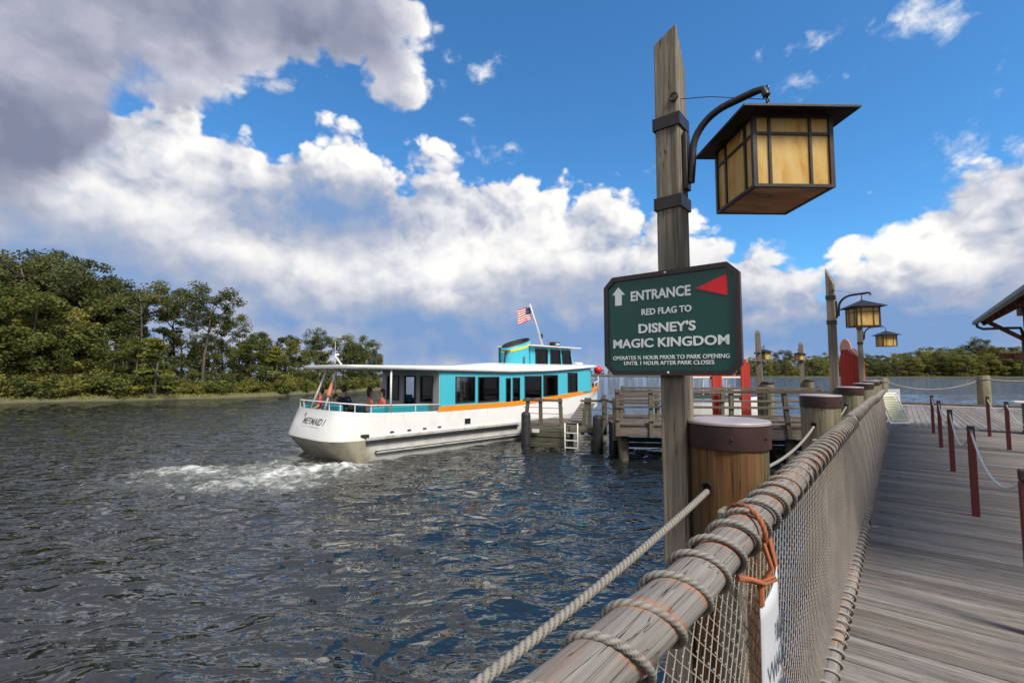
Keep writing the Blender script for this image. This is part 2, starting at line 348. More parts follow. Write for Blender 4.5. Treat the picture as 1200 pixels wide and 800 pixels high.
def grooved(name):                                # twisted rope: groove shade is painted into the colour between the strands
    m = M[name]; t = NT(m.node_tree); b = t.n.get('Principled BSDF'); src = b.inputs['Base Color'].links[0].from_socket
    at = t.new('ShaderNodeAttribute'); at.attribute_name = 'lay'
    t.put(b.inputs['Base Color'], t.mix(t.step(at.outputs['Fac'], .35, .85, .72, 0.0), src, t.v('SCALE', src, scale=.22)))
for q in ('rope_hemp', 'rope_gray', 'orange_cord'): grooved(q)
def glass_mats():
    m, t, b = base_mat('amber_glass'); v = obj_vec(t, (6, 6, 2.2))
    n = t.noise(v, 1.6, 7, 0.6, dist=1.6)
    st = t.noise(obj_vec(t, (16, 16, 1.6)), 1.0, 4, 0.6)
    c = t.ramp(t.add(t.mul(n, 0.75), t.mul(st, 0.3)), [(0.26, (.40, .34, .30, 1)), (0.38, (.70, .38, .06, 1)), (0.50, (.86, .60, .19, 1)), (0.62, (.90, .72, .32, 1)), (0.73, (.84, .40, .07, 1)), (0.86, (.82, .74, .52, 1))])
    t.put(b.inputs['Base Color'], c); b.inputs['Roughness'].default_value = 0.32
    tr = t.new('ShaderNodeBsdfTranslucent'); t.put(tr.inputs[0], c)
    mx = t.new('ShaderNodeMixShader'); mx.inputs[0].default_value = 0.5
    t.l.new(b.outputs[0], mx.inputs[1]); t.l.new(tr.outputs[0], mx.inputs[2])
    t.l.new(mx.outputs[0], t.n['Material Output'].inputs[0]); M['amber_glass'] = m
    m, t, b = base_mat('rust_glass'); v = obj_vec(t, (3, 9, 3))
    n = t.noise(v, 1.3, 6, 0.6, dist=1.2)
    c = t.ramp(n, [(0.3, (.26, .18, .14, 1)), (0.45, (.62, .32, .14, 1)), (0.6, (.75, .45, .20, 1)), (0.75, (.62, .50, .36, 1))])
    t.put(b.inputs['Base Color'], c); b.inputs['Roughness'].default_value = 0.35
    tr = t.new('ShaderNodeBsdfTranslucent'); t.put(tr.inputs[0], c)
    mx = t.new('ShaderNodeMixShader'); mx.inputs[0].default_value = 0.4
    t.l.new(b.outputs[0], mx.inputs[1]); t.l.new(tr.outputs[0], mx.inputs[2])
    t.l.new(mx.outputs[0], t.n['Material Output'].inputs[0]); M['rust_glass'] = m
    m, t, b = base_mat('tinted_glass')
    tr = t.new('ShaderNodeBsdfTransparent'); tr.inputs[0].default_value = (.86, .87, .88, 1)
    gl = t.new('ShaderNodeBsdfGlossy'); gl.inputs['Roughness'].default_value = 0.03
    fr = t.new('ShaderNodeFresnel'); fr.inputs[0].default_value = 1.5
    mx = t.new('ShaderNodeMixShader'); t.put(mx.inputs[0], fr.outputs[0])
    t.l.new(tr.outputs[0], mx.inputs[1]); t.l.new(gl.outputs[0], mx.inputs[2])
    t.l.new(mx.outputs[0], t.n['Material Output'].inputs[0]); M['tinted_glass'] = m
    m, t, b = base_mat('cloudy_acrylic')
    tr = t.new('ShaderNodeBsdfTransparent'); mx = t.new('ShaderNodeMixShader'); mx.inputs[0].default_value = 0.45
    b.inputs['Base Color'].default_value = (.62, .63, .64, 1)
    t.l.new(tr.outputs[0], mx.inputs[1]); t.l.new(b.outputs[0], mx.inputs[2])
    t.l.new(mx.outputs[0], t.n['Material Output'].inputs[0]); M['cloudy_acrylic'] = m
glass_mats()
stained_log()

def leaf_mat(name, c0, c1, c2, tl=0.32, var=0.60):
    m, t, b = base_mat(name)
    r = t.new('ShaderNodeObjectInfo').outputs['Random']
    g = t.new('ShaderNodeNewGeometry').outputs['Random Per Island']
    v = obj_vec(t)
    n = t.noise(v, 0.45, 3, 0.6)
    f = t.add(t.mul(n, 0.9), t.mad(r, var, t.mad(g, 0.30, -0.15 - var / 2)))
    c = t.ramp(f, [(0.15, c0), (0.48, c1), (0.85, c2)])
    t.put(b.inputs['Base Color'], c); b.inputs['Roughness'].default_value = 0.6; b.inputs['Specular IOR Level'].default_value = 0.25
    tr = t.new('ShaderNodeBsdfTranslucent'); t.put(tr.inputs[0], t.v('SCALE', c, scale=1.2))
    mx = t.new('ShaderNodeMixShader'); mx.inputs[0].default_value = tl
    t.l.new(b.outputs[0], mx.inputs[1]); t.l.new(tr.outputs[0], mx.inputs[2])
    t.l.new(mx.outputs[0], t.n['Material Output'].inputs[0]); M[name] = m
leaf_mat('leaf_broad', (0.058, 0.075, 0.019, 1), (0.119, 0.136, 0.030, 1), (0.217, 0.217, 0.052, 1))
leaf_mat('leaf_pine', (0.046, 0.061, 0.022, 1), (0.087, 0.102, 0.030, 1), (0.152, 0.152, 0.047, 1))
leaf_mat('leaf_lime', (.13, .15, .026, 1), (.21, .225, .038, 1), (.30, .29, .06, 1), .35, .15)
leaf_mat('leaf_olive', (0.090, 0.096, 0.025, 1), (0.174, 0.171, 0.039, 1), (0.290, 0.261, 0.066, 1))
leaf_mat('reed', (.13, .14, .03, 1), (.21, .22, .048, 1), (.30, .29, .08, 1))

def water_mat():
    m, t, b = base_mat('lake_water')
    pos = t.new('ShaderNodeNewGeometry').outputs['Position']
    att = t.new('ShaderNodeAttribute'); att.attribute_name = 'foam'
    fn = t.noise(t.v('MULTIPLY', pos, (1, 1, 0.3)), 3.2, 9, 0.72)
    foam = t.mul(t.step(t.add(att.outputs['Fac'], t.mul(t.sub(fn, 0.5), 2.8)), 0.28, 1.05), t.step(att.outputs['Fac'], 0.02, 0.2))
    deepn = t.noise(pos, 0.05, 3, 0.5)
    wc = t.mix(deepn, (.006, .009, .010, 1), (.012, .015, .015, 1))
    milky = t.step(att.outputs['Fac'], 0.08, 0.6, 0.0, 0.55)
    wc = t.mix(milky, wc, (.10, .115, .095, 1))
    t.put(b.inputs['Base Color'], t.mix(foam, wc, (.60, .61, .59, 1)))
    t.put(b.inputs['Roughness'], t.mad(foam, 0.6, 0.03))
    b.inputs['IOR'].default_value = 2.15; b.inputs['Specular Tint'].default_value = (1.0, .93, .80, 1)
    w1 = t.noise(t.v('MULTIPLY', pos, (0.75, 1.45, 1)), 2.1, 2, 0.48, dist=0.4)
    w2 = t.noise(t.v('MULTIPLY', pos, (0.75, 1.4, 1)), 6.2, 1.5, 0.5, dist=0.3)
    h = t.add(t.mul(w1, 0.150), t.mul(w2, 0.036))
    h = t.add(h, t.mul(foam, 0.05))
    bump(t, b, h, 1.0, 1.0)
    M['lake_water'] = m
water_mat()

# ------------------------------------------------------------------ mesh helpers
def new_obj(name, me, mat=None, parent=None, smooth=False):
    o = bpy.data.objects.new(name, me); COL.objects.link(o)
    if mat is not None:
        me.materials.append(M[mat])
    if parent is not None: o.parent = parent
    if smooth:
        me.polygons.foreach_set('use_smooth', [True] * len(me.polygons))
    return o
def tag(o, label=None, cat=None, group=None, kind=None):
    if label: o['label'] = label
    if cat: o['category'] = cat
    if group: o['group'] = group
    if kind: o['kind'] = kind
    return o
def thing(name, label, cat, loc=(0, 0, 0), rz=0.0, group=None):
    o = bpy.data.objects.new(name, None); COL.objects.link(o); o.empty_display_size = 0.2
    o.location = loc; o.rotation_euler = (0, 0, rz)
    return tag(o, label, cat, group)
def copy_tree(o, parent=None):
    c = o.copy(); COL.objects.link(c); c.parent = parent
    for ch in list(o.children): copy_tree(ch, c)
    return c

class MB:
    def __init__(s): s.v = []; s.f = []; s.lay = {}
    def _add(s, vs, fs):
        k = len(s.v); s.v += [tuple(p) for p in vs]; s.f += [tuple(i + k for i in f) for f in fs]; return s
    def box(s, c, d, rot=None, bev=0.0):
        hx, hy, hz = d[0] / 2, d[1] / 2, d[2] / 2
        if bev > 0:
            bm = bmesh.new(); bmesh.ops.create_cube(bm, size=1.0)
            for q in bm.verts: q.co = (q.co.x * d[0], q.co.y * d[1], q.co.z * d[2])
            bmesh.ops.bevel(bm, geom=bm.edges[:], offset=bev, segments=1, affect='EDGES')
            bm.verts.index_update()
            vs = [q.co.copy() for q in bm.verts]; fs = [[q.index for q in f.verts] for f in bm.faces]; bm.free()
        else:
            vs = [Vector((x, y, z)) for x in (-hx, hx) for y in (-hy, hy) for z in (-hz, hz)]
            fs = [(0, 1, 3, 2), (4, 6, 7, 5), (0, 4, 5, 1), (2, 3, 7, 6), (0, 2, 6, 4), (1, 5, 7, 3)]
        c = Vector(c)
        if rot is not None: vs = [rot @ q for q in vs]
        return s._add([q + c for q in vs], fs)
    def bar(s, a, b, w, h, bev=0.0, up=(0, 0, 1)):        # a rectangular bar between two points
        a = Vector(a); b = Vector(b); x = (b - a); L = x.length; x.normalize()
        u = Vector(up)
        if abs(x.dot(u)) > 0.99: u = Vector((1, 0, 0))
        y = u.cross(x).normalized(); z = x.cross(y)
        return s.box((a + b) / 2, (L, w, h), Matrix((x, y, z)).transposed(), bev)
    def tube(s, pts, r, n=8, cap=True, lobes=0, pitch=0.1, depth=0.16, close=False):
        pts = [Vector(p) for p in pts]; N = len(pts)
        rs = r if hasattr(r, '__len__') else [r] * N
        tang = []
        for i in range(N):
            a = pts[i - 1] if (i > 0 or close) else pts[i]; b = pts[(i + 1) % N] if (i < N - 1 or close) else pts[i]
            tang.append((b - a).normalized())
        u = Vector((0, 0, 1))
        if abs(tang[0].dot(u)) > 0.9: u = Vector((1, 0, 0))
        x = (u - tang[0] * u.dot(tang[0])).normalized()
        vs = []; dist = 0.0
        for i in range(N):
            if i: dist += (pts[i] - pts[i - 1]).length
            x = (x - tang[i] * x.dot(tang[i])).normalized(); y = tang[i].cross(x)
            for k in range(n):
                a = 2 * math.pi * k / n
                rr = rs[i] if not lobes else rs[i] * (1 - depth + depth * 2 * abs(math.cos(0.5 * lobes * a + math.pi * dist / pitch)) ** 0.7)
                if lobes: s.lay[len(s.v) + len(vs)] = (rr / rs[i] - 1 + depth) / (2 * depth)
                vs.append(pts[i] + (x * math.cos(a) + y * math.sin(a)) * rr)
        fs = []
        for i in range(N - 1 if not close else N):
            j = (i + 1) % N
            for k in range(n):
                fs.append((i * n + k, i * n + (k + 1) % n, j * n + (k + 1) % n, j * n + k))
        if cap and not close: fs += [tuple(range(n - 1, -1, -1)), tuple(range((N - 1) * n, N * n))]
        return s._add(vs, fs)
    def cyl(s, a, b, r0, r1=None, n=16): return s.tube([a, b], [r0, r0 if r1 is None else r1], n)
    def lathe(s, prof, n=32, c=(0, 0, 0), cap=True, wob=None):
        vs = []; c = Vector(c)
        for (r, z) in prof:
            for k in range(n):
                a = 2 * math.pi * k / n; rr = r * (wob(a, z) if wob else 1)
                vs.append(c + Vector((rr * math.cos(a), rr * math.sin(a), z)))
        fs = []
        for i in range(len(prof) - 1):
            for k in range(n): fs.append((i * n + k, i * n + (k + 1) % n, (i + 1) * n + (k + 1) % n, (i + 1) * n + k))
        if cap: fs += [tuple(range(n - 1, -1, -1)), tuple(range((len(prof) - 1) * n, len(prof) * n))]
        return s._add(vs, fs)
    def prism(s, poly, z0, z1):                           # closed polygon (x, y), extruded in z
        n = len(poly)
        vs = [(p[0], p[1], z0) for p in poly] + [(p[0], p[1], z1) for p in poly]
        fs = [tuple(range(n - 1, -1, -1)), tuple(range(n, 2 * n))] + [(i, (i + 1) % n, n + (i + 1) % n, n + i) for i in range(n)]
        return s._add(vs, fs)
    def plate(s, poly3, thick):                           # planar polygon in space, given thickness along its normal
        P = [Vector(p) for p in poly3]; n = len(P)
        nm = (P[1] - P[0]).cross(P[2] - P[0]).normalized() * thick
        vs = P + [p + nm for p in P]
        fs = [tuple(range(n - 1, -1, -1)), tuple(range(n, 2 * n))] + [(i, (i + 1) % n, n + (i + 1) % n, n + i) for i in range(n)]
        return s._add(vs, fs)
    def mesh(s, name, fix=True):
        me = bpy.data.meshes.new(name); me.from_pydata(s.v, [], s.f); me.update()
        if fix:
            bm = bmesh.new(); bm.from_mesh(me); bmesh.ops.recalc_face_normals(bm, faces=bm.faces[:]); bm.to_mesh(me); bm.free()
        return me
    def build(s, name, mat, parent=None, smooth=False, fix=True, auto=None):
        me = s.mesh(name, fix)
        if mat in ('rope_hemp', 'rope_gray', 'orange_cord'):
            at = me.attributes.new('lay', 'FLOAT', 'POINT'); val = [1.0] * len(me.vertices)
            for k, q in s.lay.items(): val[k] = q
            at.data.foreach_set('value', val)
        o = new_obj(name, me, mat, parent, smooth)
        if auto is not None:
            me.polygons.foreach_set('use_smooth', [True] * len(me.polygons))
            me.set_sharp_from_angle(angle=R(auto))
        return o

def text_obj(name, body, size, mat, parent, loc, rot, width=None, bold=0.0, ext=0.002, align='LEFT', shear=0.0):
    cu = bpy.data.curves.new(name, 'FONT'); cu.body = body; cu.size = size; cu.extrude = ext; cu.offset = bold; cu.align_x = align; cu.shear = shear
    cu.resolution_u = 3
    o = bpy.data.objects.new(name, cu); COL.objects.link(o)
    bpy.context.view_layer.update()
    w = o.dimensions.x
    me = bpy.data.meshes.new_from_object(o); bpy.data.objects.remove(o); bpy.data.curves.remove(cu)
    me.name = name; me.materials.clear(); me.materials.append(M[mat])
    if width and w > 0: me.transform(Matrix.Diagonal((width / w, 1, 1, 1)))
    o = bpy.data.objects.new(name, me); COL.objects.link(o)
    o.parent = parent; o.location = loc; o.rotation_euler = rot
    return o

# frame of the boardwalk: t runs along the rail, n to its right
DA = math.atan2(455.0, 550.0)
DV = Vector((math.sin(DA), math.cos(DA), 0)); NV = Vector((math.cos(DA), -math.sin(DA), 0))
DRZ = math.pi / 2 - DA                                     # rotation that lays local x along t (local y is then -n)
def K(t, n, z=0.0): return DV * t + NV * n + Vector((0, 0, z))
DECK = 1.2

# ------------------------------------------------------------------ the lake
def build_water():
    rows = [2.2]
    while rows[-1] < 2200: rows.append(rows[-1] * (1.0112 if rows[-1] < 60 else 1.05))
    rows = np.array(rows); NC = 420
    s = np.linspace(-1.45, 1.45, NC)
    D = np.repeat(rows[:, None], NC, 1); X = s[None, :] * D
    dD = np.gradient(rows)[:, None] * np.ones((1, NC))
    z = np.zeros_like(D); ox = np.zeros_like(D); oy = np.zeros_like(D)
    r = np.random.default_rng(5)
    for i in range(60):
        lam = 0.42 * (4.2 / 0.42) ** r.random()
        th = r.normal(0, 0.62) + 0.12
        kx, ky = math.sin(th), math.cos(th)
        a = 0.034 * lam / (2 * math.pi) * (0.6 + 0.8 * r.random())
        if lam > 2.2: a *= 0.6
        w = np.clip((lam / dD - 2.2) / 2.5, 0, 1)
        grp = 0.65 + 0.6 * np.sin(X * r.normal(0, .22) + D * r.normal(0, .22) + r.random() * 6.28)
        ph = 2 * math.pi / lam * (kx * X + ky * D) + r.random() * 6.28
        z += a * w * grp * np.sin(ph); ox += 0.9 * a * w * grp * kx * np.cos(ph); oy += 0.9 * a * w * grp * ky * np.cos(ph)
    # diverging wake of the ferry on its port quarter
    st = on_z(385, 546, 0)
    dx, dy = X - st.x, D - st.y
    for ang, side in ((2.55, 1), (2.2, 1)):
        kx, ky = math.sin(ang), -math.cos(ang)
        q = kx * dx + ky * dy
        al = -dx * math.cos(0.7) - dy * math.sin(0.7)
        env = np.exp(-((q - 2.2) / 3.0) ** 2) * np.clip(al / 6, 0, 1) * np.exp(-np.clip(al, 0, None) / 30)
        z += 0.05 * env * np.sin(q * 2 * math.pi / 1.5)
    foam = np.zeros_like(D)
    for (px, py, rr, k) in [(415, 545, .45, .9), (395, 546, .6, .95), (365, 550, .75, .9), (340, 554, .8, .85), (312, 560, .8, .8), (285, 565, .75, .75), (255, 567, .7, .6), (215, 552, .7, .8), (235, 553, .7, .7),
                            (190, 556, .6, .45), (330, 545, .7, .55), (300, 550, .8, .55), (270, 570, .7, .5), (240, 573, .7, .4), (352, 536, .5, .6), (365, 533, .4, .5), (300, 558, 1.7, .40), (230, 560, 1.5, .36), (360, 547, 1.3, .5), (180, 566, 1.3, .28), (375, 558, .8, .6), (400, 551, .6, .7), (330, 566, .9, .6)]:
        p = on_z(px, py, 0)
        foam = np.maximum(foam, k * np.exp(-(((X - p.x) / (rr * 1.65)) ** 2 + ((D - p.y) / (rr * 1.2)) ** 2)))
    fn = np.zeros_like(D)
    for i in range(40):
        lam = 0.25 + 0.9 * r.random(); th = r.random() * 6.28
        fn += np.sin(2 * math.pi / lam * (math.sin(th) * X + math.cos(th) * D) + r.random() * 6.28) / 6.3
    z += foam * (0.05 + 0.065 * fn)
    v = np.stack([X + ox, D + oy, z], -1).reshape(-1, 3)
    nr = len(rows)
    idx = np.arange(nr * NC).reshape(nr, NC)
    f = np.stack([idx[:-1, :-1], idx[:-1, 1:], idx[1:, 1:], idx[1:, :-1]], -1).reshape(-1, 4)
    base = len(v)
    v = np.concatenate([v, [[-3000, -3000, -.16], [3000, -3000, -.16], [3000, 3000, -.16], [-3000, 3000, -.16]]])
    f = np.concatenate([f, [[base, base + 1, base + 2, base + 3]]])
    me = bpy.data.meshes.new('lake_water')
    me.vertices.add(len(v)); me.vertices.foreach_set('co', v.astype(np.float32).ravel())
    me.loops.add(f.size); me.loops.foreach_set('vertex_index', f.astype(np.int32).ravel())
    me.polygons.add(len(f)); me.polygons.foreach_set('loop_start', np.arange(0, f.size, 4, dtype=np.int32))
    me.update(calc_edges=True); me.validate()
    at = me.attributes.new('foam', 'FLOAT', 'POINT')
    at.data.foreach_set('value', np.concatenate([foam.ravel(), np.zeros(4)]).astype(np.float32))
    tag(new_obj('water', me, 'lake_water', None, True), kind='structure')
build_water()

# ------------------------------------------------------------------ the two shores
SHORE = [on_z(px, py, 0.0) for px, py in ((-260, 486), (-100, 478), (0, 473), (90, 471), (180, 469), (260, 467), (320, 464.5), (370, 461.5), (420, 459), (455, 457))]
def shore_at(px):
    xs = [-260, -100, 0, 90, 180, 260, 320, 370, 420, 455]
    for i in range(len(xs) - 1):
        if px <= xs[i + 1]:
            k = (px - xs[i]) / (xs[i + 1] - xs[i]); return SHORE[i].lerp(SHORE[i + 1], k)
    return SHORE[-1]
def build_banks():
    mb = MB()
    tip = SHORE[-1] + Vector((-1, 4, 0))
    out = [(p.x, p.y) for p in SHORE] + [(tip.x, tip.y), (-40, 120), (-160, 150), (-260, 60)]
    n = len(out)
    ins = [(x * 0.985 - 0.6, y + 0.9) for x, y in out]
    vs = [(x, y, -0.4) for x, y in out] + [(x, y, 0.12) for x, y in out] + [(x, y, 0.45) for x, y in ins]
    fs = [(i, (i + 1) % n, n + (i + 1) % n, n + i) for i in range(n)] + [(n + i, n + (i + 1) % n, 2 * n + (i + 1) % n, 2 * n + i) for i in range(n)] + [tuple(range(2 * n, 3 * n))]
    mb._add(vs, fs)
    tag(mb.build('left_bank', 'sand'), kind='structure')
    mb = MB()
    y0 = 300.0
    poly = [(30, y0 + 210), (60, y0 + 130), (120, y0 + 20), (170, y0), (260, y0 - 6), (420, y0 - 14), (700, y0 + 20), (900, 700), (200, 800), (-60, 760), (-200, 740), (-200, 620), (0, 600)]
    mb.prism(poly, -0.5, 0.5)
    tag(mb.build('far_shore', 'sand'), kind='structure')
build_banks()

# ------------------------------------------------------------------ trees: leaf-sized faces gathered in clumps, tapered trunks with limbs
def leaf_mesh(name, cent, rad, per, size, r, flat=0.6, droop=0.0):
    C = np.repeat(np.array(cent), per, 0); RR = np.repeat(np.array(rad), per)[:, None]
    n = len(C)
    d = r.normal(size=(n, 3)); d /= np.linalg.norm(d, axis=1)[:, None]
    rr = r.random((n, 1)) ** 0.45
    off = d * rr * RR; off[:, 2] *= flat
    P = C + off; P[:, 2] -= droop * (np.linalg.norm(off[:, :2], axis=1) ** 1.5)
    a = r.normal(size=(n, 3)); a[:, 2] *= 0.6; a /= np.linalg.norm(a, axis=1)[:, None]
    b = r.normal(size=(n, 3)); b -= a * (a * b).sum(1)[:, None]; b /= np.linalg.norm(b, axis=1)[:, None]
    s = size * (0.6 + 0.8 * r.random((n, 1)))
    V = np.stack([P - a * s, P + b * s * 0.55, P + a * s, P - b * s * 0.55], 1).reshape(-1, 3)
    f = np.arange(n * 4, dtype=np.int32)
    me = bpy.data.meshes.new(name)
    me.vertices.add(n * 4); me.vertices.foreach_set('co', V.astype(np.float32).ravel())
    me.loops.add(n * 4); me.loops.foreach_set('vertex_index', f)
    me.polygons.add(n); me.polygons.foreach_set('loop_start', np.arange(0, n * 4, 4, dtype=np.int32))
    me.update(calc_edges=True)
    return me
def trunk_mb(h, r0, lean, cents, r, limbs=7):
    mb = MB(); N = 7
    pts = [Vector((lean * (i / N) ** 2 * h * .06 + 0.05 * math.sin(i * 1.9), 0.06 * math.cos(i * 1.3), h * i / N - 0.3)) for i in range(N + 1)]
    mb.tube(pts, [r0 * (1.25 if i == 0 else 1 - 0.82 * i / N) for i in range(N + 1)], 7)
    for c in [cents[k] for k in r.permutation(len(cents))[:limbs]]:
        c = Vector(c); zz = max(h * 0.22, min(c.z - 0.25 * (c.xy.length) - 0.3, h * 0.95)); k = min(N - 1, int((zz + .3) / h * N))
        a = pts[k].lerp(pts[k + 1], 0.5); mid = a.lerp(c, 0.5) + Vector((0, 0, -0.15))
        mb.tube([a, mid, c], [r0 * 0.34, r0 * 0.22, r0 * 0.07], 5)
    return mb
def make_tree(kind, seed):
    r = np.random.default_rng(seed); cents, rad = [], []
    if kind == 'broad':                        # 10 m, clothed nearly to the ground
        for i in range(46):
            z = 1.2 + 8.4 * r.random(); k = (z - 1.0) / 9.0
            R0 = 3.1 * (math.sin(math.pi * min(1, 0.16 + 0.80 * k)) ** 0.75) * (0.55 + 0.5 * r.random())
            a = r.random() * 6.28; cents.append((R0 * math.cos(a), R0 * math.sin(a), z)); rad.append(0.5 + 0.75 * r.random())
        lm, per, sz, fl, th, tr, lf = 'leaf_broad', 150, 0.135, 0.72, 9.3, 0.24, 9
    elif kind == 'olive':
        for i in range(44):
            z = 1.0 + 8.6 * r.random(); k = z / 9.8
            R0 = 2.7 * (1 - 0.65 * k) * (0.45 + 0.7 * r.random())
            a = r.random() * 6.28; cents.append((R0 * math.cos(a), R0 * math.sin(a), z)); rad.append(0.42 + 0.68 * r.random())
        lm, per, sz, fl, th, tr, lf = 'leaf_olive', 140, 0.125, 0.7, 9.6, 0.2, 9
    elif kind == 'pine':                       # 13 m, bare stem below a broad open head
        for i in range(30):
            a = r.random() * 6.28; q = math.sqrt(r.random()); R0 = 3.3 * q
            z = 9.2 + 3.6 * r.random() * (1 - 0.55 * q * q) - 0.4 * q
            cents.append((R0 * math.cos(a), R0 * math.sin(a), z)); rad.append(0.55 + 0.65 * r.random())
        for i in range(7):
            a = r.random() * 6.28; R0 = 1.4 + 1.6 * r.random(); cents.append((R0 * math.cos(a), R0 * math.sin(a), 6.6 + 2.4 * r.random())); rad.append(0.45 + 0.4 * r.random())
        lm, per, sz, fl, th, tr, lf = 'leaf_pine', 150, 0.115, 0.62, 10.9, 0.2, 18
    elif kind == 'cypress':                    # 8 m, layered feathery sprays
        for i in range(60):
            z = 1.3 + 6.4 * r.random(); k = z / 8.0
            R0 = 2.4 * (1 - k) ** 0.8 * (0.3 + 0.8 * r.random()); a = r.random() * 6.28
            z2 = round(z * 1.5) / 1.5 + 0.1 * r.normal()
            cents.append((R0 * math.cos(a), R0 * math.sin(a), z2)); rad.append(0.4 + 0.42 * r.random())
        lm, per, sz, fl, th, tr, lf = 'leaf_lime', 85, 0.13, 0.35, 7.9, 0.14, 24
    else:                                      # shrub, 2.6 m
        for i in range(22):
            a = r.random() * 6.28; R0 = 1.5 * math.sqrt(r.random()); z = 0.4 + 2.0 * r.random() * (1 - 0.3 * R0)
            cents.append((R0 * math.cos(a), R0 * math.sin(a), z)); rad.append(0.4 + 0.4 * r.random())
        lm, per, sz, fl, th, tr, lf = ('leaf_olive' if kind == 'shrub' else 'leaf_broad'), 75, 0.13, 0.8, 1.6, 0.06, 5
    t = thing('tree' if 'shrub' not in kind else 'shrub', None, None)
    o = leaf_mesh('crown', cents, rad, per, sz, r, fl)
    new_obj('crown', o, lm, t)
    trunk_mb(th, tr, r.normal(), cents, r, lf).build('trunk', 'bark', t, True)
    return t
PROTO = {}
for kind, n in (('broad', 4), ('olive', 2), ('pine', 4), ('cypress', 1), ('shrub', 2), ('shrub_dark', 2)):
    PROTO[kind] = [make_tree(kind, 100 + 17 * i + len(kind)) for i in range(n)]
USED = set()
KIND_NAME = dict(broad='broadleaf_tree', olive='olive_green_tree', pine='pine_tree', cypress='cypress_tree', shrub='shore_shrub', shrub_dark='shore_shrub')
def plant(kind, x, y, h, label, group, rs, cat=None, wide=1.0, z=0.3):
    hs = dict(broad=10.2, olive=10.2, pine=12.0, cypress=8.2, shrub=2.7, shrub_dark=2.7)[kind]
    p = PROTO[kind][int(rs.integers(len(PROTO[kind])))]
    if p.name not in USED: USED.add(p.name); o = p; key = p.name
    else: o = copy_tree(p)
    o.name = KIND_NAME[kind]
    USED.add(o.name)
    k = h / hs
    o.location = (x, y, z); o.scale = (k * wide, k * wide, k); o.rotation_euler = (0, 0, rs.random() * 6.28)
    tag(o, label, cat or ('shrub' if 'shrub' in kind else 'tree'), group)
    return o
rs = np.random.default_rng(23)
SKY_L = [(-200, 300), (0, 297), (50, 300), (100, 324), (135, 356), (160, 372), (200, 378), (235, 380), (280, 380), (300, 384), (340, 388), (375, 392), (400, 386), (440, 392), (460, 425)]
def sky_l(px):
    for (a, ya), (b, yb) in zip(SKY_L, SKY_L[1:]):
        if px <= b: return ya + (yb - ya) * (px - a) / (b - a)
    return 425
def where(px):
    for lim, w in ((-60, 'far outside the left edge'), (0, 'just outside the left edge'), (40, 'at the left edge of the view'), (85, 'under the highest pines'), (135, 'where the high pines fall away'), (178, 'below the round-headed pine'),
                   (215, 'beside the pale lime cypress'), (262, 'below the open-limbed pine'), (310, 'in the dip right of the open-limbed pine'), (345, 'beside the yellow-green cypress'), (395, 'behind the after roof of the ferry'), (430, 'behind the ferry passengers')):
        if px <= lim: return w
    return 'at the point of the left wood'
def left_trees():
    def put(kind, px, back, topy, label, group, wide=1.0):
        s = shore_at(px); D = s.y + back
        x = (px - CX) / F * D
        h = (HOR - topy) * D / F + CAMZ - 0.3
        return plant(kind, x, D, max(h, 1.2), label, group, rs, wide=wide)
    # the trees one picks out first
    put('pine', 168, 6.5, 329, 'round-headed dark pine rising alone above the left tree line', None, 0.95)
    put('pine', 238, 5.5, 331, 'tallest open-limbed pine with sky showing through, near the right fall of the left wood', None, 1.0)
    put('pine', 262, 10, 362, 'small side-leaning pine just right of the open-limbed pine', None, 0.9)
    put('pine', 374, 7, 385, 'slender pine standing above the wood behind the ferry roof', None, 0.8)
    put('cypress', 183, 0.7, 391, 'pale lime-green cypress with layered sprays at the water edge', None, 1.25)
    put('cypress', 324, 2.0, 402, 'yellow-green cypress near the water left of the ferry', None, 1.0)
    put('olive', 441, 2.5, 400, 'last yellow-green tree at the point behind the ferry stern roof', None, 0.8)
    G1 = 'tall pines of the left wood'
    for px, ty in ((-120, 300), (-70, 292), (-30, 300), (8, 291), (38, 296), (66, 299), (92, 308), (116, 322), (134, 338), (205, 352), (-5, 305), (52, 306), (84, 318)):
        put('pine', px, 9 + 6 * rs.random(), ty, 'tall dark pine in the high wood ' + where(px), G1, 1.05)
    G2 = 'broadleaf trees of the left wood'
    for layer, (b0, b1, lo, step) in enumerate(((9, 13, 6, 26), (4.5, 8, 26, 26), (2.0, 4.5, 52, 24))):
        px = -150.0 + 8 * layer
        while px < 446:
            t0 = sky_l(px) + lo * (0.5 if px > 280 else 1.0) * (0.4 + 1.3 * rs.random())
            t0 = min(t0, 440 - 4 * layer)
            kind = 'broad' if rs.random() < 0.68 else 'olive'
            put(kind, px, b0 + (b1 - b0) * rs.random(), t0, ('tall', 'middle-height', 'low front')[layer] + (' dark green broadleaf tree ' if kind == 'broad' else ' olive-green tree ') + where(px), G2 if kind == 'broad' else 'olive-green trees of the left wood', 0.85 + 0.4 * rs.random())
            px += step * (0.75 + 0.8 * rs.random())
    G3 = 'shrubs along the left shore'
    px = -150.0
    while px < 450:
        if 158 < px < 206: px = 206.0
        kind = 'shrub' if rs.random() < 0.6 else 'shrub_dark'
        put(kind, px, 0.9 + 1.4 * rs.random(), 436 + 12 * rs.random() - (6 if px < 150 else 0), ('yellowish shrub' if kind == 'shrub' else 'dark green shrub') + ' on the left shore ' + where(px), G3 if kind == 'shrub' else 'dark shrubs along the left shore', 1.1)
        px += 9 + 6 * rs.random()
left_trees()
def fwhere(px):
    for lim, w in ((1000, 'behind the red booth'), (1040, 'behind the third lamp post'), (1075, 'beyond the end of the rope rail'), (1110, 'above the row of queue posts'), (1145, 'left of the stout landing pile'), (1180, 'behind the stout landing pile')):
        if px <= lim: return w
    return 'behind the pavilion'
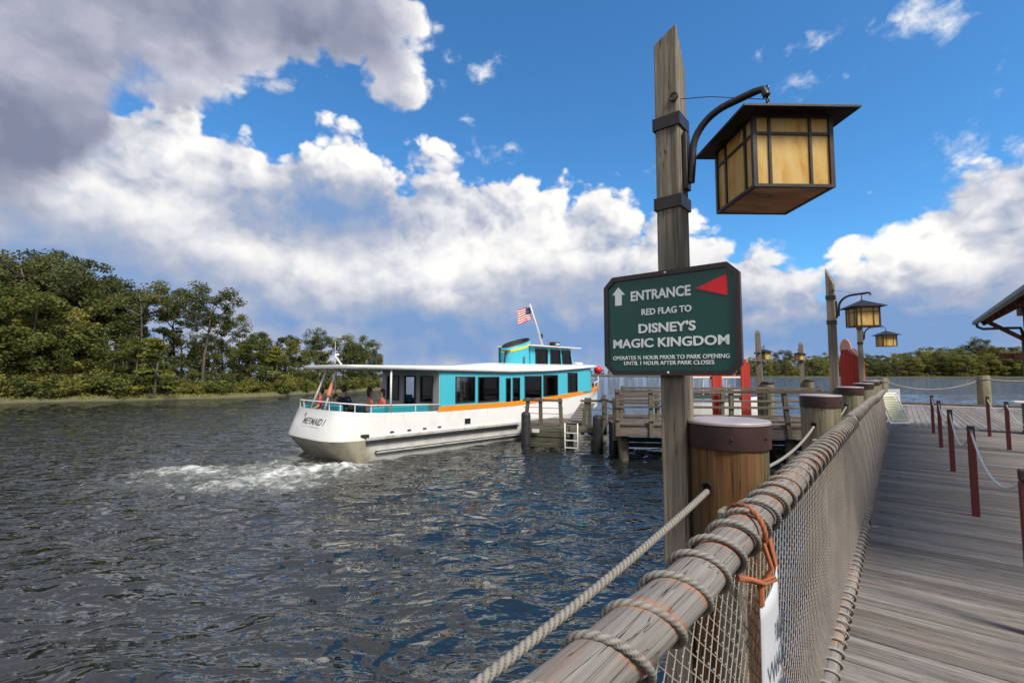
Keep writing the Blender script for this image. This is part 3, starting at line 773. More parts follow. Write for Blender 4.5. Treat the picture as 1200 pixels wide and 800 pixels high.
def far_trees():
    G1, G2 = 'trees on the far right shore', 'sunlit trees on the far shore'
    def put(kind, px, D, topy, label, g, wide=1.0):
        plant(kind, (px - CX) / F * D, D, (HOR - topy) * D / F + CAMZ + 2.4, label, g, rs, wide=wide, z=-2.4)
    for D, lo in ((304, 10), (312, 4), (324, 0)):
        px = 1000.0
        while px < 1320:
            ty = 411 if px < 1075 else (404 if px < 1130 else 402)
            ty += lo + 5 * rs.random()
            kind = 'broad' if rs.random() < 0.6 else 'olive'
            put(kind, px, D + 5 * rs.random(), ty, ('front ' if D < 308 else 'middle ' if D < 318 else 'rear ') + ('dark green' if kind == 'broad' else 'olive-green') + ' tree on the far right shore ' + fwhere(px), G1 if kind == 'broad' else 'olive trees on the far right shore', 1.25)
            px += 9 + 6 * rs.random()
    put('pine', 1148, 316, 398, 'round-topped distant tree standing tallest left of the pavilion post', None, 1.0)
    for D, lo in ((330, 12), (345, 5), (356, 0)):
        px = 868.0
        while px < 1004:
            ty = 416 + lo * .6 + 4 * rs.random() - (4 if px > 950 else 0)
            kind = 'olive' if rs.random() < 0.75 else 'broad'
            put(kind, px, D, ty, ('front ' if D < 335 else 'middle ' if D < 350 else 'rear ') + ('sunlit yellow-green' if kind == 'olive' else 'darker green') + ' tree on the far shore ' + ('just right of the entrance sign' if px < 886 else 'between the two dock lamps' if px < 935 else 'left of the second lamp post' if px < 970 else 'behind the second lamp post'), G2 if kind == 'olive' else 'darker trees on the far shore', 1.1)
            px += 8 + 5 * rs.random()
    put('pine', 918, 352, 410, 'distant pine above the sunlit trees between the two dock lamps', None, 1.1)
    for px in range(560, 880, 9):
        put('broad', px + 5 * rs.random(), 640, 431.0 + 1.5 * rs.random(), 'very distant low dark tree along the horizon shore', 'trees of the horizon shore', 1.3)
far_trees()
for l in PROTO.values():
    for p in l:
        if p.name not in USED:
            for ch in list(p.children): bpy.data.objects.remove(ch)
            bpy.data.objects.remove(p)

def reeds():
    r = np.random.default_rng(3); V = []; 
    for px in np.arange(-250, 455, 0.16):
        s = shore_at(px); D = s.y + 0.05 + 1.0 * r.random(); x = (px - CX) / F * D + r.normal() * .1
        h = 0.30 + 0.35 * r.random(); w = 0.03 + .03 * r.random(); a = r.random() * 3.14; l = r.normal() * .12
        c, sn = math.cos(a) * w, math.sin(a) * w
        V += [(x - c, D - sn, 0.05), (x + c, D + sn, 0.05), (x + l + c * .4, D + sn * .4, h), (x + l - c * .4, D - sn * .4, h)]
    me = bpy.data.meshes.new('shore_grass'); n = len(V) // 4
    me.from_pydata(V, [], [(4 * i, 4 * i + 1, 4 * i + 2, 4 * i + 3) for i in range(n)])
    tag(new_obj('shore_grass', me, 'reed'), kind='stuff')
reeds()

# ------------------------------------------------------------------ the boardwalk: planks across, then a landing with planks along
RA = -0.38                                                  # n of the rope rail
def plank_mesh(name, L, w, th, seed):
    r = random.Random(seed); mb = MB(); N = 5
    vs, fs = [], []
    for i in range(N + 1):
        x = -L / 2 + L * i / N; dz = r.uniform(-.0025, .0025); dy = r.uniform(-.002, .002)
        cup = r.uniform(0.001, 0.004)
        vs += [(x, -w / 2 + dy, -th), (x, -w / 2 + dy, -0.006 + dz), (x, -w / 2 + 0.006 + dy, dz), (x, dy, dz - cup), (x, w / 2 - 0.006 + dy, dz), (x, w / 2 + dy, -0.006 + dz), (x, w / 2 + dy, -th)]
    for i in range(N):
        for k in range(7): fs.append((i * 7 + k, i * 7 + (k + 1) % 7, (i + 1) * 7 + (k + 1) % 7, (i + 1) * 7 + k))
    fs += [tuple(range(7)), tuple(range(N * 7, N * 7 + 7))]
    mb._add(vs, fs); return mb.mesh(name)
def boardwalk():
    base = MB()
    base.box((8.35, 0.03, -.30), (18.1, 0.10, .30)); base.box((8.35, -1.6, -.28), (18.1, 0.09, .25)); base.box((8.35, -3.2, -.28), (18.1, 0.09, .25)); base.box((8.35, -5.0, -.28), (18.1, 0.09, .25))
    root = base.build('boardwalk', 'dock_wood'); tag(root, kind='structure')
    root.location = K(0, RA - 0.06, DECK); root.rotation_euler = (0, 0, DRZ)
    L = 5.4; r = random.Random(4)
    ms = [plank_mesh('plank', L, 0.0935, 0.038, i) for i in range(7)]
    for m in ms: m.materials.append(M['deck_wood'])
    t = -0.5; i = 0
    while t < 17.30:
        o = bpy.data.objects.new('plank', ms[r.randrange(7)]); COL.objects.link(o); o.parent = root
        o.location = (t, -L / 2 + r.uniform(-.015, .015) + 0.02, r.uniform(-.0015, .0015)); o.rotation_euler = (0, 0, math.pi / 2 + (math.pi if r.random() < .5 else 0) + r.uniform(-.0012, .0012))
        t += 0.1015
    sc = MB(); t = -0.5; r2 = random.Random(12)
    while t < 9.0:
        for yy in (-.12, -1.6, -3.2):
            for dx in (-.022, .022):
                x = t + dx + r2.uniform(-.004, .004); y = yy + r2.uniform(-.008, .008)
                sc._add([(x + .0045 * math.cos(a), y + .0045 * math.sin(a), .0012) for a in [2 * math.pi * q / 6 for q in range(6)]] + [(x, y, .0005)], [(q, (q + 1) % 6, 6) for q in range(6)])
        t += .1015
    tag(sc.build('deck_screws', 'black_iron', root), kind='stuff')
    # the landing beyond: planks along the walk
    base = MB()
    base.box((23.2, -4.6, -.28), (11.7, 0.12, .25)); base.box((17.5, -4.4, -.30), (0.12, 11.0, .26)); base.box((28.95, -4.4, -.30), (0.14, 11.2, .26))
    lan = base.build('landing', 'dock_wood'); tag(lan, kind='structure')
    lan.location = K(0, RA - 0.06, DECK); lan.rotation_euler = (0, 0, DRZ)
    L2 = 11.55
    ms = [plank_mesh('plank', L2, 0.136, 0.038, 20 + i) for i in range(5)]
    for m in ms: m.materials.append(M['deck_wood'])
    y = 0.5
    while y > -9.6:
        o = bpy.data.objects.new('plank', ms[r.randrange(5)]); COL.objects.link(o); o.parent = lan
        o.location = (17.42 + L2 / 2 + r.uniform(-.01, .01), y, r.uniform(-.0015, .0015)); o.rotation_euler = (0, 0, (math.pi if r.random() < .5 else 0)); y -= 0.1425
    k = MB(); k.box((28.9, -4.4, 0.07), (0.12, 10.8, 0.13), bev=.01)
    k.build('edge_kerb', 'dock_wood', lan)
    f = MB(); f.box((28.74, -4.4, 0.012), (0.14, 10.8, 0.02)); f.build('edge_strip', 'board_white', lan)
    for tt in (1, 6, 11, 16.4, 20, 24, 28.5):
        for nn in (0.4, 3.2):
            q = MB(); q.cyl((0, 0, -1.2), (0, 0, DECK - 0.42), 0.13, n=12)
            o = q.build('deck_pile', 'wet_timber', lan if tt > 17 else root, True)
            o.location = (tt, -nn, -DECK) ; o.location.z = -DECK
boardwalk()

# ------------------------------------------------------------------ the rope-laced rail with its net
def helix(c0, c1, r, pitch, t0, t1, near, rr):
    out = []; L = t1 - t0; tot = L / pitch * 2 * math.pi
    a = 0.0; rnd = random.Random(9); ph = [rnd.uniform(-.25, .25) for _ in range(400)]
    while a < tot:
        t = t0 + pitch * a / (2 * math.pi)
        k = (t - t0) / L
        c = Vector(c0).lerp(Vector(c1), k)
        w = a / (2 * math.pi); i = int(w); wob = ph[i % 400] * (1 - (w - i)) + ph[(i + 1) % 400] * (w - i)
        sag = 1.0 + 0.22 * max(0, -math.sin(a)) ** 2                 # hangs a little loose below
        out.append(Vector((t + wob * pitch * .35 - 0.035 * math.sin(a), c.y + math.cos(a) * r, c.z + math.sin(a) * r * sag)))
        a += 2 * math.pi / (near if t < 3.2 else (30 if t < 6 else 14))
    return out
def rope_rail():
    root = thing('rope_railing', 'long log railing laced with spiral rope and hung with netting along the boardwalk edge', 'railing', K(0, RA, DECK), DRZ)
    root_objs = []
    segs = [(0.12, 5.55, 1.04, 0.0, 0.050), (5.56, 10.4, 1.05, 0.012, 0.046), (10.41, 15.1, 1.035, -0.01, 0.046)]
    for i, (t0, t1, z, y, r0) in enumerate(segs):
        mb = MB(); N = 40
        pts = [Vector((t0 + (t1 - t0) * k / N, y + .006 * math.sin(k * .7 + i), z + .006 * math.sin(k * .45 + 2 * i))) for k in range(N + 1)]
        mb.tube(pts, [r0 * (1 + 0.03 * math.sin(k * 1.3) + .02 * math.sin(k * 2.9)) for k in range(N + 1)], 22)
        mb.build('top_rail', 'stained_log_wood' if i == 0 else 'log_wood', root, auto=50)
        mb = MB(); zb = 0.085; yb = -0.05
        pts = [Vector((t0 + (t1 - t0) * k / N, yb + .006 * math.sin(k * .6 + i), zb + .004 * math.sin(k * .5))) for k in range(N + 1)]
        mb.tube(pts, 0.04, 14); mb.build('bottom_rail', 'log_wood', root, auto=50)
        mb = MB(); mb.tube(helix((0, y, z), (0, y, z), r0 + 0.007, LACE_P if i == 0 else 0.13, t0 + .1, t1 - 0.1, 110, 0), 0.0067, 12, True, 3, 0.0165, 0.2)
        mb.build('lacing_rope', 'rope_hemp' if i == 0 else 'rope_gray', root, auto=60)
        mb = MB(); mb.tube(helix((0, yb, zb), (0, yb, zb), 0.049, 0.112, t0 + .1, t1 - 0.1, 30, 0), 0.0065, 6)
        mb.build('lacing_rope', 'rope_gray', root, True)
    # uprights on the water side
    for t in (1.72, 3.9, 6.1, 8.5, 10.95, 13.0, 15.0):
        mb = MB(); mb.box((t, 0.085, 0.36), (0.075, 0.07, 1.36), bev=.006); mb.build('upright', 'post_wood', root)
    # the net: two families of cords on the bias, knotted where they cross
    mb = MB(); zt, zb = 0.985, 0.115; H = zt - zb; P = 0.054; slope = 1.15
    def surf(t, z):
        k = (z - zb) / H
        return Vector((t, -0.045 + 0.05 * k - 0.018 * math.sin(math.pi * k) * (1 + .25 * math.sin(t * 1.3)) + .001 * math.sin(t * 9 + z * 11), z - 0.006 * math.sin(math.pi * k) * math.sin(t * 1.1)))
    cell = P / slope
    t = -0.6
    while t < 16.2:
        for sgn in (1, -1):
            run = H / (1 / slope * 1.0) if False else H * slope
            n = 22 if t < 4 else 9
            pts = []
            for i in range(n + 1):
                z = zb + H * i / n; tt = t + sgn * run * (i / n) if sgn > 0 else t + run * (1 - i / n)
                zig = 0.007 * math.sin(2 * math.pi * (z - zb) / (P / slope / 1.0)) if t < 4 else 0
                if 0.15 <= tt <= 15.1: pts.append(surf(tt + zig, z))
            if len(pts) > 1: mb.tube(pts, 0.0016 if t < 4 else 0.0019, 3 if t > 3 else 5, False)
        t += P
    net = tag(mb.build('net', 'net_cord', root, fix=False), kind='stuff')
    kn = MB(); i = 0
    t = 0.2
    while t < 4.2:
        for j in range(int(H / (P / slope / 2))):
            z = zb + j * P / slope / 2
            if j % 2 == 0: tt = t
            else: tt = t + P / 2
            p = surf(tt, z); s = 0.0034
            kn._add([p + Vector(q) * s for q in ((1, 0, 0), (-1, 0, 0), (0, 1, 0), (0, -1, 0), (0, 0, 1.2), (0, 0, -1.2))], [(0, 2, 4), (2, 1, 4), (1, 3, 4), (3, 0, 4), (2, 0, 5), (1, 2, 5), (3, 1, 5), (0, 3, 5)])
        t += P
    tag(kn.build('net_knots', 'net_cord', root), kind='stuff')
rope_rail()

# ------------------------------------------------------------------ notice hung on the rail with orange cord
def hung_notice():
    root = thing('hanging_notice', 'white notice with faint grey lettering hung from the log rail by orange cord', 'notice', K(1.55, RA + .065, DECK + .10), DRZ)
    mb = MB(); N = 14; vs, fs = [], []
    t0, t1 = -0.135, 0.085
    for j in range(N + 1):
        z = 0.80 - 0.80 * j / N
        for i in range(7):
            k = i / 6; x = t0 + (t1 - t0) * k
            y = -0.010 * math.sin(math.pi * k) - 0.012 * (1 - z / 0.8) * (k - 0.5)
            vs.append((x, y, z + (0.0 if k < .5 else 0.0) + (0.05 * (k - .5) if j == 0 else 0)))
    for j in range(N):
        for i in range(6): fs.append((j * 7 + i, j * 7 + i + 1, (j + 1) * 7 + i + 1, (j + 1) * 7 + i))
    mb._add(vs, fs); o = mb.build('sheet', 'paper_white', root, True)
    md = o.modifiers.new('thickness', 'SOLIDIFY'); md.thickness = 0.003; md.offset = 0
    for k, (w, z) in enumerate((('PLEASE', .655), ('WAIT', .575), ('BEHIND', .495), ('ROPES', .415), ('UNTIL', .335))):
        tx = text_obj('lettering', w, 0.07, 'ink_gray', root, (-0.105 if k else -.03, -0.017, z), (math.pi / 2, 0, 0), 0.175 if k else .10, 0.0008, 0.0006)
    # cord: a loop over the log, a twisted tail and the tie at the sheet's upper corner
    Y0 = 0.065; cz = .94
    mb = MB(); loop = []
    for i in range(41):
        a = R(-150) + R(300) * i / 40
        loop.append(Vector((-0.02 - 0.05 * math.sin(a) + 0.04 * (i / 40), Y0 + math.cos(a + R(90)) * 0.063, cz + math.sin(a + R(90)) * 0.063)))
    end = loop[-1] if loop[-1].y < loop[0].y else loop[0]
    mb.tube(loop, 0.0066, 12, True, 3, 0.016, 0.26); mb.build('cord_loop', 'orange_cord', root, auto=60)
    mb = MB(); mb.tube([Vector((-0.05, Y0 - .06, cz - .02)), Vector((-0.075, Y0 - .085, cz - .075)), Vector((-0.09, 0.012, cz - .13)), Vector((-0.11, 0.0, 0.83)), Vector((-0.125, -0.002, 0.78))], 0.006, 12, True, 3, 0.016, 0.26)
    mb.build('cord_tail', 'orange_cord', root, auto=60)
    mb = MB(); mb.tube([Vector((-0.07, Y0 - .09, cz - .10)), Vector((-0.11, Y0 - .07, cz - .105)), Vector((-0.16, Y0 - .05, cz - .085)), Vector((-0.21, Y0 - .03, cz - .07))], 0.0072, 12, True, 3, 0.016, 0.26)
    mb.build('cord_knot_end', 'orange_cord', root, auto=60)
    pts = [Vector((0.075, -0.002, 0.81)), Vector((0.11, 0.02, 0.87)), Vector((0.16, 0.045, 0.955))]
    mb = MB(); mb.tube(pts, [0.006, 0.009, 0.007], 12, True, 3, 0.018, 0.2); mb.build('cord_tie', 'orange_cord', root, auto=60)
hung_notice()

# ------------------------------------------------------------------ mooring piles with metal caps, and the rope that runs through them
PN = -0.578; PT = (2.13, 5.1, 8.3, 11.5, 14.6, 16.6)
def pile(t, i):
    lab = ['amber-stained mooring pile nearest the camera under a maroon-banded cap', 'second mooring pile along the rail, olive and dark capped', 'third mooring pile, at the foot of the second lamp post',
           'fourth mooring pile along the rail, between the second and third lamp posts', 'fifth mooring pile, small and far, at the foot of the third lamp post', 'last mooring pile where the rope rail ends'][i]
    root = thing('mooring_pile', lab, 'mooring pile', K(t, PN, 0), DRZ, 'mooring piles along the rope rail')
    r = 0.158
    rr = random.Random(40 + i); ph = [rr.uniform(0, 6.28) for _ in range(4)]
    wob = lambda a, z: 1 + .012 * math.sin(3 * a + ph[0]) + .01 * math.sin(7 * a + ph[1] + .3 * z) - .018 * max(0, math.cos(11 * a + ph[2])) ** 8
    mb = MB(); mb.lathe([(r * 1.02, -1.5), (r * 1.0, 0.2), (r * .99, 1.2), (r * .985, 1.9), (r * .98, 2.46)], 64, wob=wob)
    mb.build('shaft', 'amber_pile_wood' if i == 0 else 'pile_wood', root, auto=40)
    mb = MB(); mb.lathe([(r * 1.035, 2.395), (r * 1.04, 2.40), (r * 1.04, 2.487), (r * 1.0, 2.487)], 48); mb.build('cap_band', 'cap_band', root, auto=40)
    mb = MB(); mb.lathe([(r * 1.03, 2.4895), (r * 1.05, 2.491), (r * 1.05, 2.499), (r * 1.02, 2.504), (r * .6, 2.508), (0.01, 2.509)], 48); mb.build('cap_plate', 'cap_metal', root, auto=40)
    mb = MB()
    for s in (-1, 1):
        mb.lathe([(0.021, 0.0), (0.021, 0.012), (0.016, 0.012), (0.016, 0.002), (0.001, 0.002)], 16)
        k = len(mb.v) - 80
        for q in range(k, len(mb.v)):
            x, y, z = mb.v[q]; mb.v[q] = (s * (r * 0.975 + z), x + 0.04, 2.245 + y)
    mb.build('rope_hole', 'dark_hole', root)
    for k in range(3):
        a = R(200 + 50 * k); b = MB(); b.lathe([(0.006, 0), (0.006, .004), (0.002, .006)], 8)
        b.v = [(math.cos(a) * (r * 1.038 + z), math.sin(a) * (r * 1.038 + z) + x, 2.44 + y) for x, y, z in b.v]
        b.build('cap_screw', 'cap_band', root)
for i, t in enumerate(PT): pile(t, i)
def pile_rope():
    root = thing('guide_rope', 'thick twisted rope strung through the mooring piles outside the log rail', 'rope', K(0, PN - 0.04, 0), DRZ)
    ends = (-0.9,) + PT
    for i in range(len(ends) - 1):
        a, b = ends[i], ends[i + 1]; sag = 0.10 if i else 0.055
        pts = []; st = 0.0045 if b < 2.2 else (0.008 if b < 5 else 0.08); n = int((b - a) / st)
        for k in range(n + 1):
            q = k / n; pts.append(Vector((a + (b - a) * q, 0.0, 2.245 - 4 * sag * q * (1 - q) - (0.11 * (1 - q) if i == 0 else 0))))
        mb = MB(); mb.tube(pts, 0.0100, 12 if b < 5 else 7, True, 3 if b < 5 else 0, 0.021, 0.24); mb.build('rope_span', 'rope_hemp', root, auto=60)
pile_rope()

# ------------------------------------------------------------------ lamp posts, their gooseneck arms, and the lanterns that hang from them
def lamp_post(loc, rz, h, w, label, arm_h, arm_out, first, base=0.0, lean=0.0, arm_rz=0.0, group='lamp posts along the rope rail'):
    root = thing('lamp_post', label, 'lamp post', loc, rz, group); root.rotation_euler = (lean, 0, rz)
    N = 9; vs, fs = [], []
    for i in range(N + 1):                                   # adzed square post, split off at a slant on top
        z = base + (h - base) * i / N; k = 1.0 - 0.05 * i / N + .012 * math.sin(i * 2.1)
        a = w * k / 2; b = a
        ch = 0.004
        if i == N:
            vs += [(-a, -b, z - .30), (a, -b, z - .22), (a, b, z - 0.0), (-a, b, z - 0.05)]
        else: vs += [(-a, -b, z), (a, -b, z), (a, b, z), (-a, b, z)]
    if first:                                                # local x = t (away), y = -n (left)
        a = w * .95 / 2
        vs[-4:] = [(-a, -a, h), (a, -a, h - .17), (a, a, h - .19), (-a, a, h - .06)]
        vs[-8:-4] = [(-a, -a, h - .235), (a, -a, h - .30), (a, a, h - .30), (-a, a, h - .235)]
    for i in range(N):
        for k in range(4): fs.append((i * 4 + k, i * 4 + (k + 1) % 4, (i + 1) * 4 + (k + 1) % 4, (i + 1) * 4 + k))
    fs += [(3, 2, 1, 0), tuple(range(N * 4, N * 4 + 4))]
    mb = MB(); mb._add(vs, fs); o = mb.build('shaft', 'post_wood', root)
    bv = o.modifiers.new('worn_edges', 'BEVEL'); bv.width = 0.006; bv.segments = 2
    q = w / 2 * .985
    for zb in (arm_h - .015, arm_h - .385):
        mb = MB(); t = .007
        mb.box((0, q + t / 2, zb), (2 * q + 2 * t, t, .055)); mb.box((0, -q - t / 2, zb), (2 * q + 2 * t, t, .055)); mb.box((q + t / 2, 0, zb), (t, 2 * q - .001, .055)); mb.box((-q - t / 2, 0, zb), (t, 2 * q - .001, .055))
        mb.build('strap', 'black_iron', root)
    # gooseneck: up the face, over and out along local -y (towards the walk), turned by arm_rz
    ar = Matrix.Rotation(arm_rz, 3, 'Z')
    y0 = -q - .03
    raw = [(0, y0, arm_h - .30)] + [(0, y0 - .004 * k, arm_h - .30 + .045 * k) for k in (1, 2)]
    for i in range(13):
        a = R(180) - R(80) * i / 12
        raw.append((0, y0 - .01 - .18 - .18 * math.cos(a), arm_h - .17 + .17 * math.sin(a)))
    lx = raw[-1]; raw.append((0, y0 - arm_out, arm_h + .012)); raw.append((0, y0 - arm_out - .035, arm_h + .012)); raw.append((0, y0 - arm_out - .048, arm_h - .02))
    mb = MB(); mb.tube([ar @ Vector(p) for p in raw], 0.0155, 10); mb.build('gooseneck_arm', 'black_iron', root, auto=40)
    mb = MB(); mb.box((0, -q - .012, arm_h - .20), (.05, .02, .26), bev=.003); mb.build('back_plate', 'black_iron', root)
    mb = MB(); mb.tube([ar @ Vector(p) for p in ((-q * .4, -q - .0, arm_h + .085), (0, -q - .12, arm_h + .06), (0, y0 - arm_out - .045, arm_h - .035))], 0.0018, 5)
    ring = [Vector((-q - .004, -q * .7 + .017 * math.cos(a), arm_h + .085 + .017 * math.sin(a))) for a in [2 * math.pi * k / 14 for k in range(14)]]
    mb.tube(ring, .004, 6, close=True); mb.build('stay_wire', 'black_iron', root, True)
    return ar @ Vector((0, y0 - arm_out - .048, arm_h - .02))
def lantern_protos():
    root = thing('hanging_lantern', None, None)
    s, h = 0.165, 0.298; b = .0085
    fr = MB(); pane = []
    for sx in (-1, 1):
        for sy in (-1, 1): fr.box((sx * (s - b), sy * (s - b), -h / 2), (2 * b, 2 * b, h))
    for z in (-b * .7, -h + b * .7):
        for q in (-1, 1): fr.box((0, q * (s - b + .001), z), (2 * s - 4 * b, 2 * b - .002, 1.4 * b)); fr.box((q * (s - b + .001), 0, z), (2 * b - .002, 2 * s - 4 * b, 1.4 * b))
    for q in (-1, 1):
        for u in (-.094, .072):
            fr.box((u, q * (s - b), -h / 2), (.010, .012, h - 2.9 * b)); fr.box((q * (s - b), u, -h / 2), (.012, .010, h - 2.9 * b))
        fr.box((0, q * (s - b - .0015), -.077), (2 * s - 4 * b, .012, .011)); fr.box((q * (s - b - .0015), 0, -.077), (.012, 2 * s - 4 * b, .011))
    fr.build('frame', 'black_iron', root)
    xs = [(-s + 2 * b, -.099), (-.089, .067), (.077, s - 2 * b)]; zs = [(-h + 1.4 * b, -.0825), (-.0715, -1.4 * b)]
    for face in range(4):
        rot = Matrix.Rotation(face * math.pi / 2, 3, 'Z')
        for (x0, x1) in xs:
            for (z0, z1) in zs:
                mb = MB(); mb.box(rot @ Vector(((x0 + x1) / 2, -(s - b - .003), (z0 + z1) / 2)), (x1 - x0, .004, z1 - z0), rot)
                mb.build('glass_pane', 'amber_glass', root)
    mb = MB(); mb.box((0, 0, -h + .004), (2 * s - 4 * b, 2 * s - 4 * b, .004)); mb.build('bottom_glass', 'rust_glass', root)
    e = 0.232; mb = MB(); ap = .125
    vs = [(-e, -e, -.004), (e, -e, -.004), (e, e, -.004), (-e, e, -.004), (-e, -e, .004), (e, -e, .004), (e, e, .004), (-e, e, .004), (0, 0, ap)]
    vs += [(0, 0, ap - .016)]
    mb._add(vs, [(0, 1, 9), (1, 2, 9), (2, 3, 9), (3, 0, 9), (0, 4, 5, 1), (1, 5, 6, 2), (2, 6, 7, 3), (3, 7, 4, 0), (4, 8, 5), (5, 8, 6), (6, 8, 7), (7, 8, 4)])
    mb.build('roof', 'black_iron', root, fix=True)
    mb = MB(); mb.lathe([(.022, .112), (.02, .122), (.008, .132), (.008, .15), (.001, .152)], 12)
    for i in range(3):
        z = .158 + .026 * i
        pts = [Vector((.009 * math.cos(a) if i % 2 else 0, 0 if i % 2 else .009 * math.cos(a), z + .016 * math.sin(a))) for a in [2 * math.pi * k / 12 for k in range(12)]]
        mb.tube(pts, .0032, 6, close=True)
    mb.build('finial_chain', 'black_iron', root, auto=50)
    return root
LANT = lantern_protos()
lant_used = [False]
def lantern(loc, rz, label, group='amber glass lanterns hung from lamp posts', k=1.0):
    o = copy_tree(LANT) if lant_used[0] else LANT
    lant_used[0] = True
    o.name = 'hanging_lantern'; o.location = loc; o.rotation_euler = (0, 0, rz); o.scale = (k, k, k)
    tag(o, label, 'lantern', group)
    return o
PW = 0.112; LPN = -0.765
LP = [(2.066, 4.27, 'tall square lamp post with slanted top beside the amber pile, carrying the entrance sign', 'large amber lantern nearest the camera, hanging from the first lamp post'),
      (8.42, 4.30, 'second lamp post along the rail, leaning square timber at the third pile', 'second amber lantern, hanging from the middle lamp post along the rail'),
      (14.72, 4.25, 'third and farthest lamp post along the rail, behind the second lantern', 'small third amber lantern, hanging lowest and farthest along the rail')]
for i, (t, h, l1, l2) in enumerate(LP):
    arm_h = 3.84
    loc = K(t, LPN, 0)
    tip = lamp_post(loc, DRZ, h, PW, l1, arm_h, 0.26 if i == 0 else .345, i == 0, -1.2)
    w = loc + Euler(((0, R(-1.6), R(.6))[i], 0, DRZ)).to_matrix() @ tip
    if i == 0: w += Vector((.015, 0.02, 0))
    lantern(w + Vector((0, 0, -.155 if i == 0 else -.19)), R(1.5) if i == 0 else R(-14 + 3 * i), l2, k=.93)

# ------------------------------------------------------------------ the entrance sign on the first post
def entrance_sign():
    root = thing('entrance_sign', 'green octagonal entrance sign with white lettering and red pennant on the first lamp post', 'sign', K(1.985, -0.771, 2.69), DRZ - math.pi / 2)
    # local x = n (right), local y = t (away), local z up; the face looks along -y
    w, h, c = 0.2975, 0.455, 0.045
    def octa(i): return [(-w + i, c + i * .4), (-w + c + i * .4, i), (w - c - i * .4, i), (w - i, c + i * .4), (w - i, h - c - i * .4), (w - c - i * .4, h - i), (-w + c + i * .4, h - i), (-w + i, h - c - i * .4)]
    mb = MB(); mb.plate([(x, .014, z) for x, z in octa(0.0)], .014); mb.build('backing_board', 'sign_frame_brown', root)
    mb = MB(); a, b = octa(0), octa(.021); vs, fs = [], []
    for ring, y in ((a, 0), (a, -.013), (b, -.013), (b, -.001)): vs += [(x, y, z) for x, z in ring]
    for r_ in range(3):
        for k in range(8): fs.append((r_ * 8 + k, r_ * 8 + (k + 1) % 8, r_ * 8 + 8 + (k + 1) % 8, r_ * 8 + 8 + k))
    mb._add(vs, fs); mb.build('frame', 'sign_frame_brown', root)
    mb = MB(); mb.plate([(x, -.003, z) for x, z in octa(.0212)], .002); mb.build('face', 'sign_green', root)
    rot = (math.pi / 2, 0, 0); y = -.0062
    def line(name, s, x0, x1, z, cap, bold):
        text_obj(name, s, cap / 0.70, 'letter_white', root, (x0, y, z), rot, x1 - x0, bold, .0012)
    N0 = -0.771; Z0 = 2.69
    def small_caps(words, x0, x1, z, cap, bold):             # initials a little larger, each word its own mesh
        line('lettering', words, x0, x1, z, cap, bold)
    small_caps('ENTRANCE', -.937 - N0, -.668 - N0, 3.027 - Z0, .042, .0016)
    small_caps('RED FLAG TO', -.886 - N0, -.666 - N0, 2.958 - Z0, .027, .0009)
    small_caps("DISNEY'S", -.903 - N0, -.652 - N0, 2.879 - Z0, .039, .0015)
    small_caps('MAGIC KINGDOM', -1.028 - N0, -.522 - N0, 2.815 - Z0, .038, .0013)
    small_caps('OPERATES \u00bd HOUR PRIOR TO PARK OPENING', -1.028 - N0, -.520 - N0, 2.760 - Z0, .017, .0003)
    small_caps('UNTIL 1 HOUR AFTER PARK CLOSES', -.974 - N0, -.580 - N0, 2.736 - Z0, .0165, .0003)
    mb = MB(); P = [(-1.028, 3.062), (-.9965, 3.097), (-.964, 3.060), (-.980, 3.060), (-.980, 3.012), (-1.0135, 3.012), (-1.0135, 3.062)]
    mb.plate([(x - N0, -.0055, z - Z0) for x, z in P], .0022); mb.build('arrow', 'letter_white', root)
    mb = MB(); mb.plate([(x - N0, -.0055, z - Z0) for x, z in ((-.645, 3.051), (-.521, 3.010), (-.521, 3.097))], .0022); mb.build('red_pennant', 'pennant_red', root)
    for x, z in ((0, .444), (.004, .011)):
        mb = MB(); mb.lathe([(.0065, 0), (.0065, .003), (.003, .006)], 12); mb.v = [(px + x, -.013 - pz, py + z) for px, py, pz in mb.v]; mb.build('bolt', 'steel', root)
entrance_sign()

# ------------------------------------------------------------------ queue stanchions with white rope
ST = [(4.06, .535, 'nearest maroon queue post, cut by the right edge of the view'), (7.01, .545, 'second maroon queue post of the row, nearest one seen whole'), (9.94, .55, 'third maroon queue post of the left row'),
      (12.92, .56, 'fourth maroon queue post of the left row'), (15.83, .56, 'farthest maroon queue post of the left row'), (13.39, 1.57, 'right maroon queue post before the pavilion post'), (15.95, 1.56, 'far maroon queue post standing before the water-edge pile')]
def stanchion(t, n, label):
    root = thing('queue_post', label, 'queue post', K(t, n, DECK), DRZ + .0, 'maroon queue posts on the boardwalk')
    mb = MB(); mb.box((0, 0, .435), (.062, .062, .87), bev=.004); mb.build('post', 'maroon_paint', root)
    mb = MB(); mb.box((0, 0, .905), (.062, .062, .068), bev=.006); mb.build('cap', 'stanchion_cap_paint', root)
    mb = MB()
    for s in (-1, 1):
        mb.tube([Vector((s * .034, .012 * math.cos(a), .885 + .012 * math.sin(a))) for a in [2 * math.pi * k / 10 for k in range(10)]], .003, 5, close=True)
    mb.build('rope_ring', 'steel', root, True)
for q in ST: stanchion(*q)
def queue_rope(a, b, sag, label):
    root = thing('queue_rope', label, 'rope', K(a[0], a[1], DECK), DRZ, 'white queue ropes')
    dx, dy = b[0] - a[0], -(b[1] - a[1]); L = math.hypot(dx, dy); pts = []
    for k in range(33):
        q = k / 32; e = .034 / L; q = e + (1 - 2 * e) * q
        pts.append(Vector((dx * q, dy * q, .885 - 4 * sag * q * (1 - q))))
    mb = MB(); mb.tube(pts, .0095, 8); mb.build('rope', 'white_rope', root, True)
